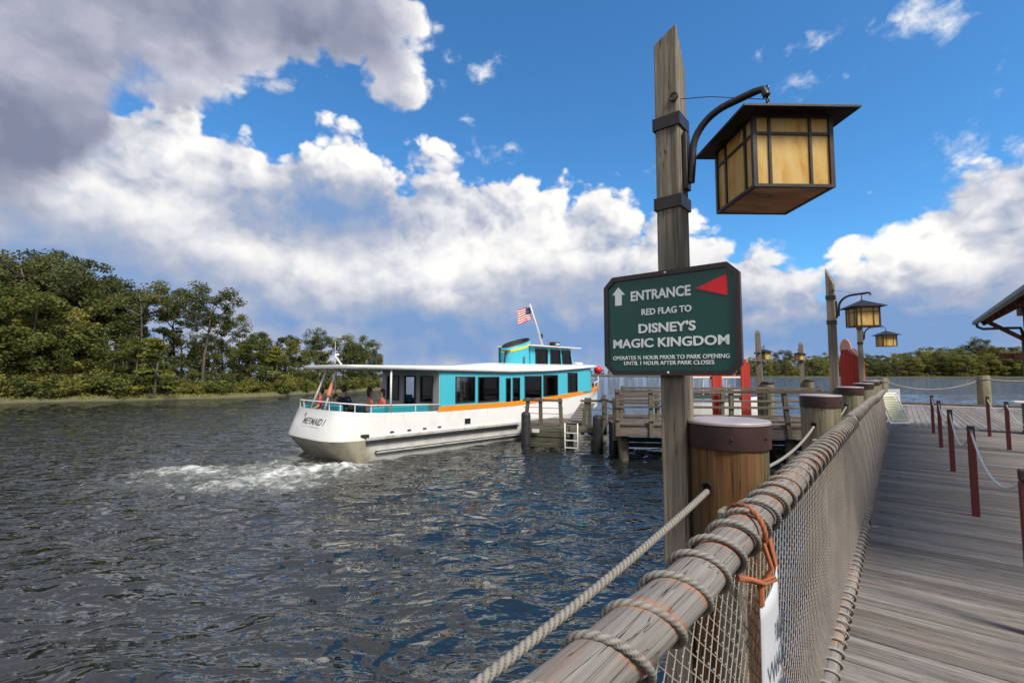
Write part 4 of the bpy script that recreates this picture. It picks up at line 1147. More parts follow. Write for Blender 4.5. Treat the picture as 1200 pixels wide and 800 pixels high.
for i, s in ((0, .25), (1, .30), (2, .26), (3, .22)):
    queue_rope(ST[i], ST[i + 1], s, ['white queue rope sagging between the nearest and second queue posts', 'white queue rope between the second and third queue posts', 'white queue rope between the third and fourth queue posts', 'white queue rope between the fourth and farthest queue posts'][i])
queue_rope(ST[5], ST[6], .22, 'white queue rope between the two queue posts of the right row')
queue_rope((10.7, 1.6), ST[5], .28, 'white queue rope leaving the right row towards the right edge')
stanchion(10.7, 1.6, 'maroon queue post of the right row just outside the view')
o = MB(); 
for k in range(5): o.plate([(0.0, 0, .004 + .002 * k), (.035 * math.cos(k * 1.26), .03 * math.sin(k * 1.26), .012), (.03 * math.cos(k * 1.26 + .7), .035 * math.sin(k * 1.26 + .7), .006)], .001)
p = o.build('fallen_petals', 'petal_pink'); p.location = on_z(1027, 618, DECK + .004); tag(p, 'small fallen pink petals on the boardwalk beside the bottom rail', 'petals')

# ------------------------------------------------------------------ pavilion at the right, boards and far edge
def pavilion():
    root = thing('waiting_pavilion', 'open timber pavilion with dark green ribbed roof at the right edge', 'pavilion', K(18.1, 1.68, DECK), DRZ)
    # local x = t, local y = -n.  eave line at y = 0 from x = 0 back to x = -14 ; the building lies to the right (y < 0)
    ez = 2.86; sl = 0.62; W_ = 3.2
    mb = MB(); mb.box((-7.0, .055, ez + .02), (14.1, .10, .11), bev=.02); mb.build('gutter', 'roof_green', root)
    rp = MB(); rp.plate([(0.05, 0.0, ez + .03), (-14, 0.0, ez + .03), (-14, -W_, ez + .03 + W_ * sl), (0.05, -W_, ez + .03 + W_ * sl)], .03); rp.build('roof_panel', 'roof_green', root)
    rb = MB()
    for k in range(34):
        x = -.15 - .41 * k
        rb.bar((x, -.01, ez + .075), (x, -W_, ez + .075 + W_ * sl), .03, .05)
    rb.build('roof_seams', 'roof_green', root)
    for k in range(15):
        x = -.25 - .95 * k
        mb = MB(); mb.bar((x, -.06, ez - .03), (x, -W_, ez - .03 + W_ * sl), .07, .14, bev=.004); mb.build('rafter', 'red_brown_wood', root)
    pk = MB()
    for k in range(9): pk.bar((0.0, -.22 - .36 * k, ez - .005 + (.22 + .36 * k) * sl + .03), (-13.9, -.22 - .36 * k, ez - .005 + (.22 + .36 * k) * sl + .03), .19, .016)
    pk.build('soffit_boards', 'red_brown_wood', root)
    for x in (-.75, -5.2, -9.6):
        mb = MB(); mb.box((x, -.86, (ez + .36) / 2), (.19, .19, ez + .36), bev=.008); p = mb.build('post', 'red_brown_wood', root)
        b = MB(); b.box((x, -.86, .14), (.26, .26, .28), bev=.01); b.build('post_base', 'dock_post_wood', root)
        mb = MB(); mb.bar((x, -.76, ez - .52), (x, -.12, ez - .02), .06, .10, bev=.004); mb.build('brace', 'red_brown_wood', root)
    mb = MB(); mb.box((-5.5, -.86, ez + .27), (11.6, .14, .20), bev=.006); mb.build('wall_plate', 'red_brown_wood', root)
    mb = MB(); mb.bar((-.75, -.54, 1.92), (-.75, -3.4, 1.92), .16, .18, bev=.006); mb.build('cross_beam', 'red_brown_wood', root)
    mb = MB(); mb.box((-.75, -.415, 1.93), (.12, .25, .13), bev=.006); mb.build('beam_end', 'red_brown_wood', root)
    mb = MB(); mb.tube([Vector(p) for p in ((-.12, .03, ez), (-.13, .02, ez - .10), (-.2, -.08, ez - .17), (-.45, -.5, ez - .19), (-.62, -.72, ez - .21), (-.66, -.745, ez - .35), (-.66, -.745, .35), (-.66, -.70, .15))], .035, 10); mb.build('downpipe', 'roof_green', root, True)
pavilion()
def side_table():
    p = at_depth(1196, 480, 13.4); root = thing('side_table', 'white-topped small cabinet standing by the pavilion post', 'table', K(17.15, 2.42, DECK), DRZ)
    mb = MB(); mb.box((0, -.2, .78), (.55, 1.0, .05), bev=.01); mb.build('top', 'board_white', root)
    mb = MB(); mb.box((0, -.24, .40), (.42, .72, .70), bev=.01); mb.build('cabinet', 'dock_post_wood', root)
    mb = MB(); mb.box((-.216, -.24, .40), (.016, .60, .58), bev=.004); mb.build('door', 'dock_post_wood', root)
    mb = MB(); mb.box((0, -.24, .03), (.46, .76, .06), bev=.01); mb.build('plinth', 'black_rubber', root)
side_table()
def edge_pile(px, D, top, r, label):
    p = at_depth(px, 470, D); root = thing('edge_pile', label, 'pile', (p.x, p.y, 0), 0, 'piles along the landing edge')
    mb = MB(); mb.lathe([(r, -1), (r * .99, 1.2), (r * .97, top - .03), (r * .9, top)], 28, wob=lambda a, z: 1 + .015 * math.sin(3 * a + z) - .02 * max(0, math.cos(9 * a)) ** 6); mb.build('shaft', 'pile_wood', root, auto=40)
    mb = MB(); mb.tube([Vector((r * 1.0 * math.cos(a), r * 1.0 * math.sin(a), top - .16)) for a in [2 * math.pi * k / 20 for k in range(20)]], .022, 6, close=True); mb.build('rope_collar', 'rope_gray', root, True)
    return Vector((p.x, p.y, top - .16))
e1 = edge_pile(1154, 20.8, 2.60, .235, 'stout pile at the water edge of the landing, left of the pavilion post')
e0 = edge_pile(1036.5, 21.3, 2.48, .19, 'dark-topped pile beyond the end of the rope rail')
e2 = edge_pile(1232, 20.0, 2.60, .235, 'stout landing pile just outside the right edge')
def swag(a, b, sag, label):
    root = thing('edge_rope', label, 'rope', a, 0, 'heavy ropes between the landing piles')
    pts = [(b - a) * (k / 30) + Vector((0, 0, -4 * sag * (k / 30) * (1 - k / 30))) for k in range(31)]
    mb = MB(); mb.tube(pts, .03, 8, True, 3, .1, .12); mb.build('rope', 'rope_gray', root, True)
swag(e0, e1, .42, 'heavy dark rope sagging between the two landing piles')
swag(e1, e2, .10, 'heavy dark rope running from the stout pile to the right')

def info_board():
    p0 = on_z(1044, 496.5, DECK + .02)
    al = R(3); e = Vector((math.cos(al), math.sin(al), 0)); u = Vector((-math.sin(al) * .42, math.cos(al) * .42, 0.84)).normalized()
    root = thing('information_board', 'cream information board in white frame leaning back at the end of the rope rail', 'notice board', p0, al)
    tilt = math.atan2(.42, .84); rm = Matrix.Rotation(-tilt, 3, 'X')
    w, h = .62, 1.0
    T_ = lambda x, y, z: rm @ Vector((x, y, z))
    mb = MB(); mb.box(T_(w / 2, .02, h / 2), (w, .03, h), rm, .004); mb.build('panel', 'board_white', root)
    mb = MB(); mb.box(T_(w / 2, .001, h / 2 + .02), (w - .14, .006, h - .16), rm); mb.build('cream_sheet', 'cream_board', root)
    mb = MB()
    for x in (.055, w - .055): mb.box(T_(x, .002, h / 2 + .02), (.012, .006, h - .14), rm)
    for z in (.095, h - .055): mb.box(T_(w / 2, .0025, z), (w - .124, .006, .012), rm)
    mb.build('border_line', 'ink_gray', root)
    mb = MB(); r = random.Random(3)
    for k in range(13):
        z = h - .15 - .055 * k; L = r.uniform(.28, .5) if k not in (3, 8) else .56
        mb.box(T_(w / 2, -.0022, z), (L, .001, .012 if k not in (0, 1) else .02), rm)
    mb.build('printed_lines', 'ink_gray', root)
    mb = MB()
    for x in (.08, w - .08): mb.bar(T_(x, .04, h - .05), Vector((x, h * .95 * .447 + .36, 0.0)), .035, .02)
    mb.build('back_legs', 'dock_post_wood', root)
    p = on_z(1063, 488, DECK); root = thing('clear_notice', 'small translucent notice with faint lines standing right of the cream board', 'notice', p + Vector((.32, .9, 0)), R(8))
    mb = MB(); mb.box((0, 0, .62), (.50, .008, .60), bev=.002); mb.build('panel', 'cloudy_acrylic', root)
    mb = MB()
    for k in range(5): mb.box((0, -.007, .76 - .075 * k), (.34 - .05 * (k % 2), .002, .018))
    mb.build('printed_lines', 'ink_gray', root)
    mb = MB(); mb.cyl((0, .015, 0), (0, .015, .9), .012, n=8); mb.box((0, .015, .012), (.3, .25, .024), bev=.005); mb.build('stand', 'steel', root)
info_board()

# ------------------------------------------------------------------ the boat dock beyond the first piles
DK = 1.08
A0 = Vector((3.16, 14.55, 0)); A1 = Vector((10.9, 13.45, 0)); DXV = (A1 - A0).normalized(); DYV = Vector((-DXV.y, DXV.x, 0)); DL = (A1 - A0).length; DW = 3.3
DROT = math.atan2(DXV.y, DXV.x)
def dock():
    root = MB()
    for y in (.15, DW / 2, DW - .15): root.box((DL / 2, y, -.16), (DL, .1, .22))
    o = root.build('ferry_dock', 'dock_wood'); tag(o, kind='structure'); o.location = A0 + Vector((0, 0, DK)); o.rotation_euler = (0, 0, DROT)
    r = random.Random(8); ms = [plank_mesh('plank', DW + .06, .145, .04, 50 + i) for i in range(4)]
    for m in ms: m.materials.append(M['dock_wood'])
    x = .08
    while x < DL:
        q = bpy.data.objects.new('plank', ms[r.randrange(4)]); COL.objects.link(q); q.parent = o; q.location = (x, DW / 2, r.uniform(-.004, .004)); q.rotation_euler = (0, 0, math.pi / 2 + (math.pi if r.random() < .5 else 0)); x += .155
    for y in (-.028, DW + .028):
        mb = MB(); mb.box((DL / 2, y, -.17), (DL, .05, .26), bev=.006); mb.build('fascia_board', 'dock_wood', o)
        mb = MB(); mb.box((DL / 2, y + (.07 if y < 0 else -.07), .06), (DL, .09, .09), bev=.008); mb.build('kerb', 'dock_wood', o)
    for k in range(4):  # added boards hide the bright water behind and keep the underside dark
        mb = MB(); mb.box((DL / 2, DW - .35, -.42 - .19 * k), (DL, .05, .17), bev=.006); mb.build('shade_skirt', 'wet_timber', o)
        mb = MB(); mb.box((.25, DW / 2, -.42 - .19 * k), (.05, DW - .8, .17), bev=.006); mb.build('shade_skirt', 'wet_timber', o)
    for x in (.3, 2.7, 5.2, 7.4):
        for y in (.45, DW - .3):
            mb = MB(); mb.cyl((x, y, -DK - 1), (x, y, -.2), .15, n=12); mb.build('dock_pile', 'wet_timber', o, True)
dock()
def D_(x, y, z=0): return A0 + DXV * x + DYV * y + Vector((0, 0, z))
def fence(a, b, posts, rails, h, label, group=None, lean=None, z=DK, low=None, pw=.12, mat='dock_post_wood'):
    a = Vector(a); b = Vector(b); d = (b - a); L = d.length; rz = math.atan2(d.y, d.x)
    root = thing('dock_fence', label, 'fence', (a.x, a.y, z), rz, group)
    r = random.Random(int(L * 100))
    for i, x in enumerate(posts):
        l = (lean[i] if lean else r.uniform(-.02, .02)); mb = MB()
        mb.bar((x, 0, -.3), (x - l, 0, h + .06), pw, pw, bev=.008, up=(0, 1, 0)); mb.build('post', mat, root)
    for zz, hh in rails:
        for i in range(len(posts) - 1):
            mb = MB(); y = -pw / 2 - .018 if hh > .05 else 0.0
            mb.bar((posts[i] - .05, y, zz + r.uniform(-.012, .012)), (posts[i + 1] + .05, y - .001, zz + r.uniform(-.012, .012)), .035, hh, bev=.004); mb.build('rail', 'dock_wood', root)
    return root
RAILS = [(1.06, .09), (.80, .035), (.60, .07), (.36, .035), (.20, .06)]
fence(D_(0.02, -.06), D_(DL - .3, -.06), [.05, 1.05, 3.35, 4.95, 6.9, DL - .5], RAILS, 1.08, 'near weathered dock fence of stacked rails behind the first pile', 'weathered fences of the boat dock', [0, 0, -.02, .13, .02, 0])
fence(D_(0.5, DW + .06), D_(DL - .3, DW + .06), [.05, 1.9, 3.6, 5.2, 6.9], RAILS[:4], 1.08, 'far weathered dock fence along the back of the boat dock', 'weathered fences of the boat dock')
def bench():
    root = thing('dock_bench', 'slatted gray bench set on the boat dock left of the main lamp post', 'bench', D_(1.0, 2.2, DK), DROT)
    for k in range(4): mb = MB(); mb.box((0, -.2 + .12 * k, .45), (1.5, .10, .035), bev=.004); mb.build('seat_slat', 'dock_wood', root)
    for k in range(4): mb = MB(); mb.box((0, .22 + .03 * k, .56 + .11 * k), (1.5, .03, .09), bev=.004); mb.build('back_slat', 'dock_wood', root)
    for x in (-.62, .62):
        mb = MB(); mb.box((x, -.15, .21), (.09, .09, .42)); mb.build('leg', 'dock_post_wood', root)
        mb = MB(); mb.bar((x, .19, 0), (x, .36, .95), .09, .05); mb.build('leg', 'dock_post_wood', root)
bench()
def red_board(px, D, top, w, label):
    p = at_depth(px, 470, D); root = thing('red_pylon', label, 'pylon', (p.x, p.y, DK), DROT + R(10), 'red pylons on the boat dock')
    mb = MB(); h = top - DK
    for k in range(3):
        x = (k - 1) * w / 3
        mb = MB(); hh = [h - .10, h, h - .10][k]
        vs = [(x - w / 6 + .003, -.04, 0), (x + w / 6 - .003, -.04, 0), (x + w / 6 - .003, -.04, hh - (.10 if k == 2 else 0)), (x - w / 6 + .003, -.04, hh - (.10 if k == 0 else 0))]
        mb.plate(vs, .08); mb.build('board', 'red_plank_paint', root)
    mb = MB(); mb.box((0, .07, h * .3), (w, .05, .08)); mb.box((0, .07, h * .75), (w, .05, .08)); mb.build('batten', 'red_brown_wood', root)
red_board(839.5, 17.6, 3.0, .36, 'red plank pylon left, half hidden under the entrance sign')
red_board(873, 17.8, 3.22, .34, 'red plank pylon right of the entrance sign')
def red_kiosk():
    p = at_depth(996, 450, 12.4); root = thing('red_kiosk', 'red plank booth with pinkish rounded copper top behind the second lamp post', 'booth', (p.x, p.y, DK), R(-62)); root.scale = (.62, .62, 1)
    h = 2.36; r = .24
    for k in range(9):
        x = -.17 + .075 * k
        mb = MB(); mb.box((x, -.2 + .004 * (k % 2), h / 2 - .05 - max(0, x - .05) * .33), (.072, .035, h - .1 - max(0, x - .05) * .66), bev=.003); mb.build('front_plank', 'red_plank_paint', root)
    for s in (-.225, .46):
        for k in range(5):
            mb = MB(); mb.box((s, -.16 + .09 * k, (h - .45) / 2), (.035, .086, h - .45 if s > 0 else h - .1), bev=.003); mb.build('side_plank', 'red_plank_paint', root)
    mb = MB(); poly = [(-.22 + .0, h - .13)] + [(.0 - .22 * math.cos(a), h - .13 + .28 * math.sin(a)) for a in [math.pi * k / 14 for k in range(15)]]
    vs = [(x, -.245, z) for x, z in poly[1:]]; mb.plate(vs, .06); mb.build('rounded_top', 'pink_copper', root)
    mb = MB(); mb.plate([(.12, -.24, h - .12), (.49, -.24, h - .38), (.49, .26, h - .38), (.12, .26, h - .12)], .03); mb.build('sloping_lid', 'red_brown_wood', root)
red_kiosk()
def far_lamp(px, D, base, top, w, lx, lz, arm_dir, l1, l2, lrz, pile_label):
    p = at_depth(px, 445, D)
    root = thing('lamp_post', l1, 'lamp post', (p.x, p.y, 0), R(15), 'far lamp posts on the boat dock')
    mb = MB(); mb.tube([Vector((0, 0, base)), Vector((-.01, 0, (base + top) / 2)), Vector((-.03, 0, top - .12)), Vector((-.06, 0, top))], [w * .66, w * .62, w * .56, w * .3], 4); mb.build('shaft', 'post_wood', root)
    mb = MB(); pts = [Vector((arm_dir * x, 0, z)) for x, z in ((.07, lz - .1), (.08, lz + .1), (.14, lz + .24), (.26, lz + .33), (lx, lz + .34), (lx + .03, lz + .32))]
    mb.tube(pts, .02, 6); mb.build('gooseneck_arm', 'black_iron', root, True)
    mb = MB(); mb.box((0, 0, lz + .05), (w * 1.05, w * 1.05, .06)); mb.build('strap', 'black_iron', root); mb = MB(); mb.box((0, 0, lz - .3), (w * 1.05, w * 1.05, .06)); mb.build('strap', 'black_iron', root)
    q = Vector((p.x, p.y, 0)) + Matrix.Rotation(R(15), 3, 'Z') @ Vector((arm_dir * (lx + .03), 0, lz + .31 - .215))
    lantern(q, lrz, l2)
    pl = thing('mooring_pile', pile_label, 'mooring pile', (p.x + .15, p.y - .28, 0), 0)
    mb = MB(); mb.lathe([(.2, -1), (.2, 2.30)], 24); mb.build('shaft', 'pile_wood', pl, auto=40)
    mb = MB(); mb.lathe([(.21, 2.28), (.215, 2.29), (.215, 2.36), (.2, 2.38), (.01, 2.385)], 24); mb.build('cap', 'cap_band', pl, auto=40)
far_lamp(890.5, 18.2, .9, 4.35, .24, .22, 3.42, 1, 'far lamp post just right of the entrance sign', 'small lantern half hidden behind the far lamp post right of the entrance sign', R(20), 'far capped pile at the foot of the lamp post right of the sign')
far_lamp(940.5, 23.5, .5, 4.22, .25, .10, 3.55, -1, 'farthest thin lamp post between the sign and the second lamp', 'smallest lantern, on the farthest lamp post over the boat dock', R(12), 'farthest capped pile standing in the water beyond the boat dock')

def moored_launch():
    p = on_z(838, 452, 0.55); root = thing('moored_launch', 'small white launch with red-edged canopy moored beyond the dock under the sign', 'boat', at_depth(838, 452, 30.0).xy.to_3d(), R(6))
    mb = MB(); st = [(-3.2, .9, .9, .1), (-1.5, 1.15, .85, 0), (1, 1.1, .95, 0), (2.6, .6, 1.1, .1), (3.4, .05, 1.25, .4)]; vs, fs = [], []
    for x, b, z, k in st: vs += [(x, -b, z), (x, -b * .8, k - .15), (x, 0, k - .3), (x, b * .8, k - .15), (x, b, z), (x, 0, z - .12)]
    for i in range(4):
        for k in range(6): fs.append((i * 6 + k, i * 6 + (k + 1) % 6, i * 6 + 6 + (k + 1) % 6, i * 6 + 6 + k))
    fs += [tuple(range(6)), tuple(range(24, 30))]
    mb._add(vs, fs); mb.build('hull', 'boat_white', root)
    mb = MB(); mb.box((-.6, 0, 2.42), (4.6, 2.1, .10), bev=.03); mb.build('canopy', 'boat_white', root)
    mb = MB(); mb.box((-.6, 0, 2.50), (4.5, 2.0, .07), bev=.02); mb.build('canopy_trim', 'red_paint', root)
    mb = MB(); mb.box((-.6, -1.02, 1.25), (3.6, .05, .22)); mb.box((-.6, 1.02, 1.25), (3.6, .05, .22)); mb.build('side_band', 'roof_green', root)
    for x in (-2.7, -1.3, .2, 1.5):
        for y in (-.95, .95): mb = MB(); mb.cyl((x, y, .9), (x, y, 2.4), .03, n=6); mb.build('canopy_pole', 'boat_white', root)
    mb = MB(); mb.box((1.2, 0, 1.25), (.9, 1.2, .8), bev=.05); mb.build('console', 'boat_gray', root)
moored_launch()

# ------------------------------------------------------------------ low boarding stage alongside the ferry
LZ = .80
def stage():
    c = [(0.42, 17.75), (3.25, 16.75), (3.55, 19.9), (1.85, 20.6), (0.55, 19.4)]
    mb = MB(); mb.prism([(x * .99 + .02, y + .06) for x, y in c], LZ - .22, LZ - .045); root = mb.build('boarding_stage', 'wet_timber'); tag(root, kind='structure')
    a = Vector((c[0][0], c[0][1], 0)); b = Vector((c[1][0], c[1][1], 0)); d = (b - a); L = d.length; d.normalize(); nrm = Vector((-d.y, d.x, 0)); rz = math.atan2(d.y, d.x)
    r = random.Random(2)
    for i in range(18):
        y = .07 + .145 * i; x0 = 0.0 if y < 1.7 else (y - 1.7) * 1.2
        mb = MB(); mb.box((0, 0, 0), (L - x0 - .1, .138, .04), bev=.004); o = mb.build('plank', 'dock_wood', root)
        o.location = a + d * ((L + x0) / 2) + nrm * y + Vector((0, 0, LZ - .02 + r.uniform(-.003, .003))); o.rotation_euler = (0, 0, rz)
    for k, (z, x0, x1, off) in enumerate(((.66, .1, 1.75, 0), (.47, .16, 1.78, .012), (.28, .1, 1.72, -.01), (.09, .05, 1.7, .02), (.68, 1.8, L, .0), (.40, 2.3, L - .2, .05))):
        mb = MB(); mb.box(((x0 + x1) / 2, 0, 0), (x1 - x0, .16, .175), bev=.012); o = mb.build('fascia_timber', 'wet_timber', root)
        o.location = a - nrm * (.085 + off) + Vector((0, 0, z)); o.rotation_euler = (0, 0, rz)
    for x, y in ((.2, .3), (1.7, .3), (2.6, .4), (.6, 1.8), (2.6, 2.6)):
        mb = MB(); mb.cyl((0, 0, -1), (0, 0, LZ - .2), .14, n=12); o = mb.build('stage_pile', 'wet_timber', root, True); o.location = a + d * x + nrm * y
    return a, d, nrm, L, rz
SA, SD, SN, SL, SRZ = stage()
fence(SA + SD * .05 + SN * .04, SA + SD * 1.52 + SN * .04, [.0, .63, 1.42], [(.90, .09), (.62, .018), (.40, .018), (.20, .018)], .92, 'low weathered fence on the boarding stage in front of the ferry', None, [-.14, .02, .06], LZ)
fence(SA + SD * 2.22 + SN * .06, SA + SD * 3.0 + SN * .10, [.0, .26, .80], [(.90, .08), (.60, .018), (.35, .018)], .95, 'short leaning fence on the boarding stage right of the white ladder', None, [-.16, 0, -.03], LZ)
fence(SA + SD * 2.98 + SN * .1, D_(.04, -.02), [0.06, 2.1], [(.88, .09), (.62, .03), (.40, .03), (.2, .03)], .95, 'fence section joining the boarding stage to the dock', None, [0, 0], .92)
def rub_pile(pos, top, r, label):
    root = thing('fender_pile', label, 'pile', (pos.x, pos.y, 0), 0, 'black fender piles of the boarding stage')
    mb = MB(); mb.lathe([(r, -1), (r, top - .14), (r * .92, top - .07), (r * .65, top - .02), (.01, top)], 20); mb.build('sleeve', 'black_rubber', root, auto=50)
    mb = MB(); mb.lathe([(r * 1.03, .05), (r * 1.03, .16)], 20); mb.build('band', 'window_rubber', root)
rub_pile(SA + SD * .22 - SN * .36, 1.30, .17, 'black round-topped fender pile left, at the corner of the boarding stage')
rub_pile(SA + SD * 2.84 - SN * .34, 1.25, .17, 'black round-topped fender pile right of the white ladder')
rub_pile(SA + SD * 3.0 - SN * .2 + Vector((.32, -.1, 0)), 1.1, .14, 'black fender pile against the dock corner post')
def ladder():
    root = thing('boarding_ladder', 'white ladder hanging from the boarding stage into the water', 'ladder', SA + SD * 1.66 - SN * .30, SRZ)
    for x in (0, .46): mb = MB(); mb.cyl((x, 0, -.5), (x, 0, .92), .022, n=8); mb.build('rail', 'board_white', root, True)
    for z in (-.2, .06, .32, .58): mb = MB(); mb.bar((0, 0, z), (.46, 0, z), .05, .03); mb.build('rung', 'board_white', root)
ladder()
def gangway():
    p = SA + SD * 1.62 + SN * .25; root = thing('gangway', 'gray gangway panel sloping up to the ferry side', 'gangway', (p.x, p.y, LZ), SRZ)
    mb = MB(); mb.plate([(0, 0, .03), (.58, 0, .03), (.62, 2.4, .62), (.04, 2.4, .62)], .04); mb.build('ramp', 'dock_wood', root)
    mb = MB(); 
    for k in range(8): mb.bar((.02 + .005 * k, .3 * k, .09 + .074 * k), (.58 + .005 * k, .3 * k, .09 + .074 * k), .03, .02)
    mb.build('tread', 'boat_gray', root)
gangway()
def stage_plate():
    root = thing('stage_plate', 'small white number plate fixed to the boarding stage timbers', 'plate', SA + SD * .56 - SN * .26 + Vector((0, 0, .60)), SRZ)
    mb = MB(); mb.box((0, 0, 0), (.28, .015, .13), bev=.003); mb.build('plate', 'board_white', root)
stage_plate()

# ------------------------------------------------------------------ the ferry.  local x = towards the bow, local y = to port, z = 0 at the water
BA = on_z(426, 542, 0); BB = on_z(595, 516, 0); BRZ = math.atan2((BB - BA).y, (BB - BA).x)
YC = 1.88
def interp(x, pts):
    if x <= pts[0][0]: return pts[0][1]
    for (a, ya), (b, yb) in zip(pts, pts[1:]):
        if x <= b: return ya + (yb - ya) * (x - a) / (b - a)
    return pts[-1][1]
GUN = [(-1.3, 1.62), (.3, 1.46), (2.7, 1.38), (6.6, 1.38), (9, 1.48), (12.4, 1.72), (14.4, 1.92), (15.2, 2.0)]
def gun(s): return interp(s, GUN)
def outline(a_st, hb, s1, s2, n=16, p=2.6, pb=2.2):
    pts = []
    for i in range(n):                                       # stern, port to starboard
        th = math.pi * (i + .0) / n - math.pi / 2; c, sn = math.cos(th), math.sin(th)
        pts.append((-a_st * abs(c) ** (2 / 2.2), YC - hb * math.copysign(abs(sn) ** (2 / 4.4), sn)))
    for i in range(n): pts.append((s1 * i / n, YC - hb))
    for i in range(n):
        th = math.pi * i / n - math.pi / 2; c, sn = math.cos(th), math.sin(th)
        pts.append((s1 + (s2 - s1) * abs(c) ** (2 / pb), YC + hb * math.copysign(abs(sn) ** (2 / pb), sn)))
    for i in range(n): pts.append((s1 * (n - i) / n, YC + hb))
    return pts
def loft(rings, closed_top=False, closed_bot=False):
    mb = MB(); n = len(rings[0]); vs = [p for r in rings for p in r]; fs = []
    for i in range(len(rings) - 1):
        for k in range(n): fs.append((i * n + k, i * n + (k + 1) % n, (i + 1) * n + (k + 1) % n, (i + 1) * n + k))
    if closed_top: fs.append(tuple(range((len(rings) - 1) * n, len(rings) * n)))
    if closed_bot: fs.append(tuple(range(n - 1, -1, -1)))
    return mb._add(vs, fs)
O_WL = outline(.42, 1.84, 9.5, 13.6); O_CH = outline(1.05, 1.93, 10.2, 14.3); O_GU = outline(.68, 1.88, 10.6, 15.0); O_KL = outline(.0, 1.5, 9.0, 13.0)
def chine(s): return .70 + .0035 * max(0, s - 6) ** 2 * 2
def ferry():
    root = thing('ferry_boat', 'white and turquoise passenger ferry with orange stripe leaving the boarding stage', 'ferry', BA, BRZ)
    P3 = lambda o, zf: [(x, y, zf(x)) for x, y in o]
    mix = lambda a, b, k: [(p[0] * (1 - k) + q[0] * k, p[1] * (1 - k) + q[1] * k) for p, q in zip(a, b)]
    loft([P3(O_KL, lambda s: -.6), P3(O_WL, lambda s: 0.0), P3(mix(O_WL, O_CH, .55), lambda s: chine(s) * .5), P3(O_CH, lambda s: chine(s) - .03)], closed_bot=True).build('lower_hull', 'lower_hull_paint', root, auto=35)
    loft([P3(O_CH, lambda s: chine(s) - .03), P3(mix(O_CH, O_GU, .02), lambda s: chine(s) + .03), P3(mix(O_CH, O_GU, .5), lambda s: (chine(s) + gun(s)) / 2), P3(O_GU, lambda s: gun(s) - .02), P3(mix(O_GU, [(x, YC + (y - YC) * .97) for x, y in O_GU], .6), lambda s: gun(s)), P3([(x * .995 + .05 if x > 0 else x * .9, YC + (y - YC) * .96) for x, y in O_GU], lambda s: gun(s) - .03), P3([(x * .995 + .05 if x > 0 else x * .9, YC + (y - YC) * .95) for x, y in O_GU], lambda s: .92)]).build('topsides', 'boat_white', root, auto=35)
    mb = MB(); mb._add([(x * .99, YC + (y - YC) * .96, .93) for x, y in O_GU], [tuple(range(len(O_GU)))]); mb.build('deck', 'boat_gray', root)
    # rubbing strakes along the starboard side
    mb = MB(); mb.bar((.02, -.085, .70), (6.9, -.085, .66), .09, .11, .02); mb.build('rub_strake', 'pale_rubber', root)
    mb = MB(); mb.bar((.03, -.10, .61), (6.9, -.10, .56), .07, .05, .01); mb.build('rub_strake_edge', 'black_rubber', root)
    mb = MB(); mb.bar((.40, -.03, .27), (7.2, -.03, .20), .12, .09, .02); mb.build('rub_strake', 'pale_rubber', root)
    mb = MB(); mb.bar((.36, -.06, .30), (7.2, -.06, .23), .06, .035, .01); mb.build('rub_strake_edge', 'black_rubber', root)
    mb = MB(); mb.box((-.13, .02, .80), (.55, .10, .10), Matrix.Rotation(R(-32), 3, 'Z'), .02); mb.build('corner_fender', 'black_rubber', root)
    for s in (.95, 1.6, 2.22, 2.85): mb = MB(); mb.box((s, -.047, .835), (.14, .03, .055), bev=.008); mb.build('scupper', 'black_rubber', root)
    mb = MB(); mb.box((4.15, -.04, .94), (.36, .03, .27), bev=.01); f = mb.build('hatch_frame', 'boat_white', root)
    mb = MB(); mb.box((4.15, -.05, .94), (.28, .025, .20), bev=.004); mb.build('hatch_opening', 'dark_hole', f)
    # orange stripe round the forward hull
    n = len(O_GU); sel = [k for k in range(16, 64)]
    st = sorted([p for p in O_GU if p[1] < YC - 1e-6 and p[0] > 3.0], key=lambda p: p[0]) + sorted([p for p in O_GU if p[1] >= YC - 1e-6 and p[0] > 3.0], key=lambda p: -p[0])
    st = [(2.95, YC - 1.88)] + st + [(2.95, YC + 1.88)]
    out = [(x + (.012 if x > 10.5 else 0), YC + (y - YC) * 1.006) for x, y in st]
    mb = MB(); m = len(out); vs = [(x - (.18 if i in (0, m - 1) else 0), y, gun(x) - .02) for i, (x, y) in enumerate(out)] + [(x, y, gun(x) + .16) for x, y in out] + [(x * .999, YC + (y - YC) * .97, gun(x) + .16) for x, y in st]
    fs = [(i, i + 1, m + i + 1, m + i) for i in range(m - 1)] + [(m + i, m + i + 1, 2 * m + i + 1, 2 * m + i) for i in range(m - 1)]
    mb._add(vs, fs); mb.build('orange_stripe', 'orange_paint', root, auto=40)
    # cabin: starboard and port walls pieced round the window openings
    ROOF = [(-1, 2.84), (2.8, 2.76), (6.6, 2.70), (8.9, 2.74), (12.3, 2.92), (14.5, 3.02)]
    roof = lambda s: interp(s, ROOF)
    wins = [(3.62, 4.58, 1.62, 2.57), (4.74, 5.88, 1.60, 2.56), (6.28, 6.55, 1.50, 2.50), (6.68, 7.12, 1.50, 2.52), (7.42, 8.54, 1.62, 2.58), (8.68, 9.72, 1.68, 2.62), (10.5, 11.28, 1.80, 2.72)]
